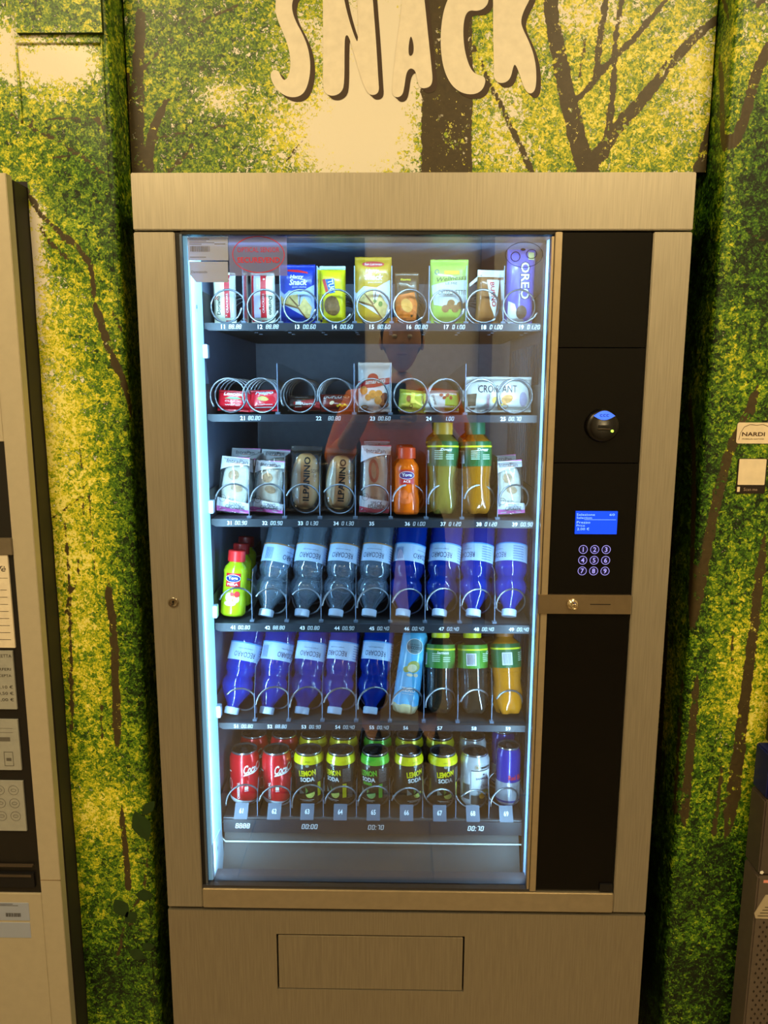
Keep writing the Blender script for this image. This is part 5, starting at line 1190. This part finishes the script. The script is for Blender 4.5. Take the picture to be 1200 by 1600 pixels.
# body: pelvis root, spine, neck, head, legs, arms, one continuous skin-tone figure
V = [(0, 0, .98), (0, 0, 1.12), (0, .0, 1.28), (0, 0, 1.42), (0, .0, 1.50), (0, .015, 1.56),
     (.10, 0, .92), (.11, .01, .52), (.12, 0, .09), (.12, .13, .03), (-.10, 0, .92), (-.11, .01, .52), (-.12, 0, .09), (-.12, .13, .03),
     (.18, 0, 1.43), (.26, .02, 1.20), (.14, .27, 1.36), (.075, .35, 1.455), (-.18, 0, 1.43), (-.26, .02, 1.20), (-.16, .27, 1.36), (-.115, .35, 1.455)]
Ed = [(0, 1), (1, 2), (2, 3), (3, 4), (4, 5), (0, 6), (6, 7), (7, 8), (8, 9), (0, 10), (10, 11), (11, 12), (12, 13), (3, 14), (14, 15), (15, 16), (16, 17), (3, 18), (18, 19), (19, 20), (20, 21)]
Rd = [(.14, .10), (.125, .095), (.14, .10), (.13, .09), .055, .05, .085, .055, .042, .035, .085, .055, .042, .035, .055, .042, .034, .026, .055, .042, .034, .026]
skinned('body', V, Ed, Rd, SKIN)
skinned('trousers', [(0, 0, 1.00), (.10, 0, .92), (.11, .01, .52), (.12, 0, .13), (-.10, 0, .92), (-.11, .01, .52), (-.12, 0, .13), (0, 0, 1.06)], [(0, 1), (1, 2), (2, 3), (0, 4), (4, 5), (5, 6), (0, 7)], [(.16, .12), .10, .074, .066, .10, .074, .066, (.15, .11)], JEAN)
skinned('shirt', [(0, 0, 1.20), (0, 0, .985), (0, 0, 1.40), (0, 0, 1.49), (.18, 0, 1.435), (.262, .02, 1.20), (.19, .165, 1.285), (-.18, 0, 1.435), (-.262, .02, 1.20), (-.20, .165, 1.285)],
        [(0, 1), (0, 2), (2, 3), (2, 4), (4, 5), (5, 6), (2, 7), (7, 8), (8, 9)], [(.155, .115), (.16, .12), (.16, .11), .07, .072, .058, .052, .072, .058, .052], SHIRT)
def blob(name, c, r, m, shape=None, n=24):
    v = []; f = []
    for j in range(n+1):
        ph = math.pi*j/n
        for i in range(n):
            th = 2*math.pi*i/n; p = Vector((math.sin(ph)*math.cos(th), math.sin(ph)*math.sin(th), math.cos(ph)))
            k = shape(p) if shape else 1
            v.append((c[0]+p.x*r[0]*k, c[1]+p.y*r[1]*k, c[2]+p.z*r[2]*k))
    for j in range(n):
        for i in range(n): f.append((j*n+i, (j+1)*n+i, (j+1)*n+(i+1) % n, j*n+(i+1) % n))
    me = bpy.data.meshes.new(name); me.from_pydata(v, [], f); return link(name, me, m, pe, True)
def face(p):
    k = 1.
    if p.y > 0:
        k += .16*math.exp(-((p.x/.16)**2+((p.z+.12)/.18)**2))      # nose
        k -= .07*math.exp(-(((abs(p.x)-.34)/.16)**2+((p.z-.08)/.12)**2))   # eye sockets
        k += .05*math.exp(-((p.x/.3)**2+((p.z+.48)/.08)**2)); k += .05*math.exp(-((p.x/.3)**2+((p.z+.85)/.15)**2))
    if p.z < -.2: k *= 1-.12*abs(p.x)
    return k
HC = (0, .03, 1.67)
blob('head', HC, (.075, .095, .118), SKIN, face, 36)
blob('hair', (0, .018, 1.695), (.083, .098, .108), HAIR, lambda p: 1. if (p.y < .35 or p.z > .55) else .80)
for s in (-1, 1):
    blob('ear', (s*.078, .02, 1.665), (.010, .018, .030), SKIN, n=10)
    blob('eye', (s*.027, .112, 1.682), (.011, .008, .008), mat('eye white', (230, 228, 224), .3), n=10)
    MB().lathe([(.03, 0), (.045, 0), (.045, .03), (.035, .10)], 14, cx=0, cy=0).v
    sh_ = MB().lathe([(.044, .004), (.05, .01), (.05, .04), (.036, .09)], 16); sh_.v = [(s*.12+x, .05+y*2.6 if y > 0 else .05+y*2.0, z*(1 if y < .02 else .7)) for x, y, z in sh_.v]
    sh_.build('shoe', mat('black shoe', (24, 22, 22), .6), pe, True)
blob('mouth', (0, .118, 1.618), (.022, .006, .006), mat('lips', (170, 96, 86), .5), n=12)
# hands gripping the phone: palm and five bent fingers each
ph_c = Vector((CAM.x-PX, CAM.y-.020-PY, CAM.z-.045))       # phone centre in the person's frame
for s in (-1, 1):
    bx = ph_c.x+s*.052; by = ph_c.y-.012; bz = ph_c.z-.045
    hv = [(bx+s*.004, by-.025, bz-.03), (bx+s*.004, by-.006, bz), (bx, by, bz+.03)]
    he = [(0, 1), (1, 2)]; hr = [.024, (.024, .016), (.022, .014)]
    skinned('palm', hv, he, hr, SKIN, 1)
    for k_ in range(4):
        z0 = bz+.028-.020*k_; L_ = (1., 1.08, 1., .85)[k_]
        skinned('finger', [(bx, by+.004, z0), (bx-s*.004, by+.024*L_, z0+.003), (bx-s*.022*L_, by+.030, z0+.003), (bx-s*.036*L_, by+.026, z0+.002)], [(0, 1), (1, 2), (2, 3)], [.0095, .0088, .008, .007], SKIN, 1)
    skinned('thumb', [(bx, by-.006, bz+.0), (bx-s*.006, by-.014, bz+.026), (bx-s*.022, by-.008, bz+.046)], [(0, 1), (1, 2)], [.012, .010, .008], SKIN, 1)
ph = empty('phone', tuple(Vector((CAM.x, CAM.y-.022, CAM.z-.045))), 'black phone held up in both hands by the person in orange', 'phone', rot=(-PITCH*.6, 0, 0))
MB().box(-.037, .037, -.004, .004, -.062, .062).build('phone_body', mat('black phone', (14, 14, 16), .3), ph, bevel=.003)
MB().box(-.034, .034, -.0045, -.0040, -.058, .058).build('phone_screen', mat('phone screen', (70, 74, 70), .2, emit=.25), ph)
MB().lathe([(.006, .0042), (.006, .0052)], 14, cx=.018, axis='y').build('phone_lens', mat('lens black', (8, 8, 12), .1), ph)
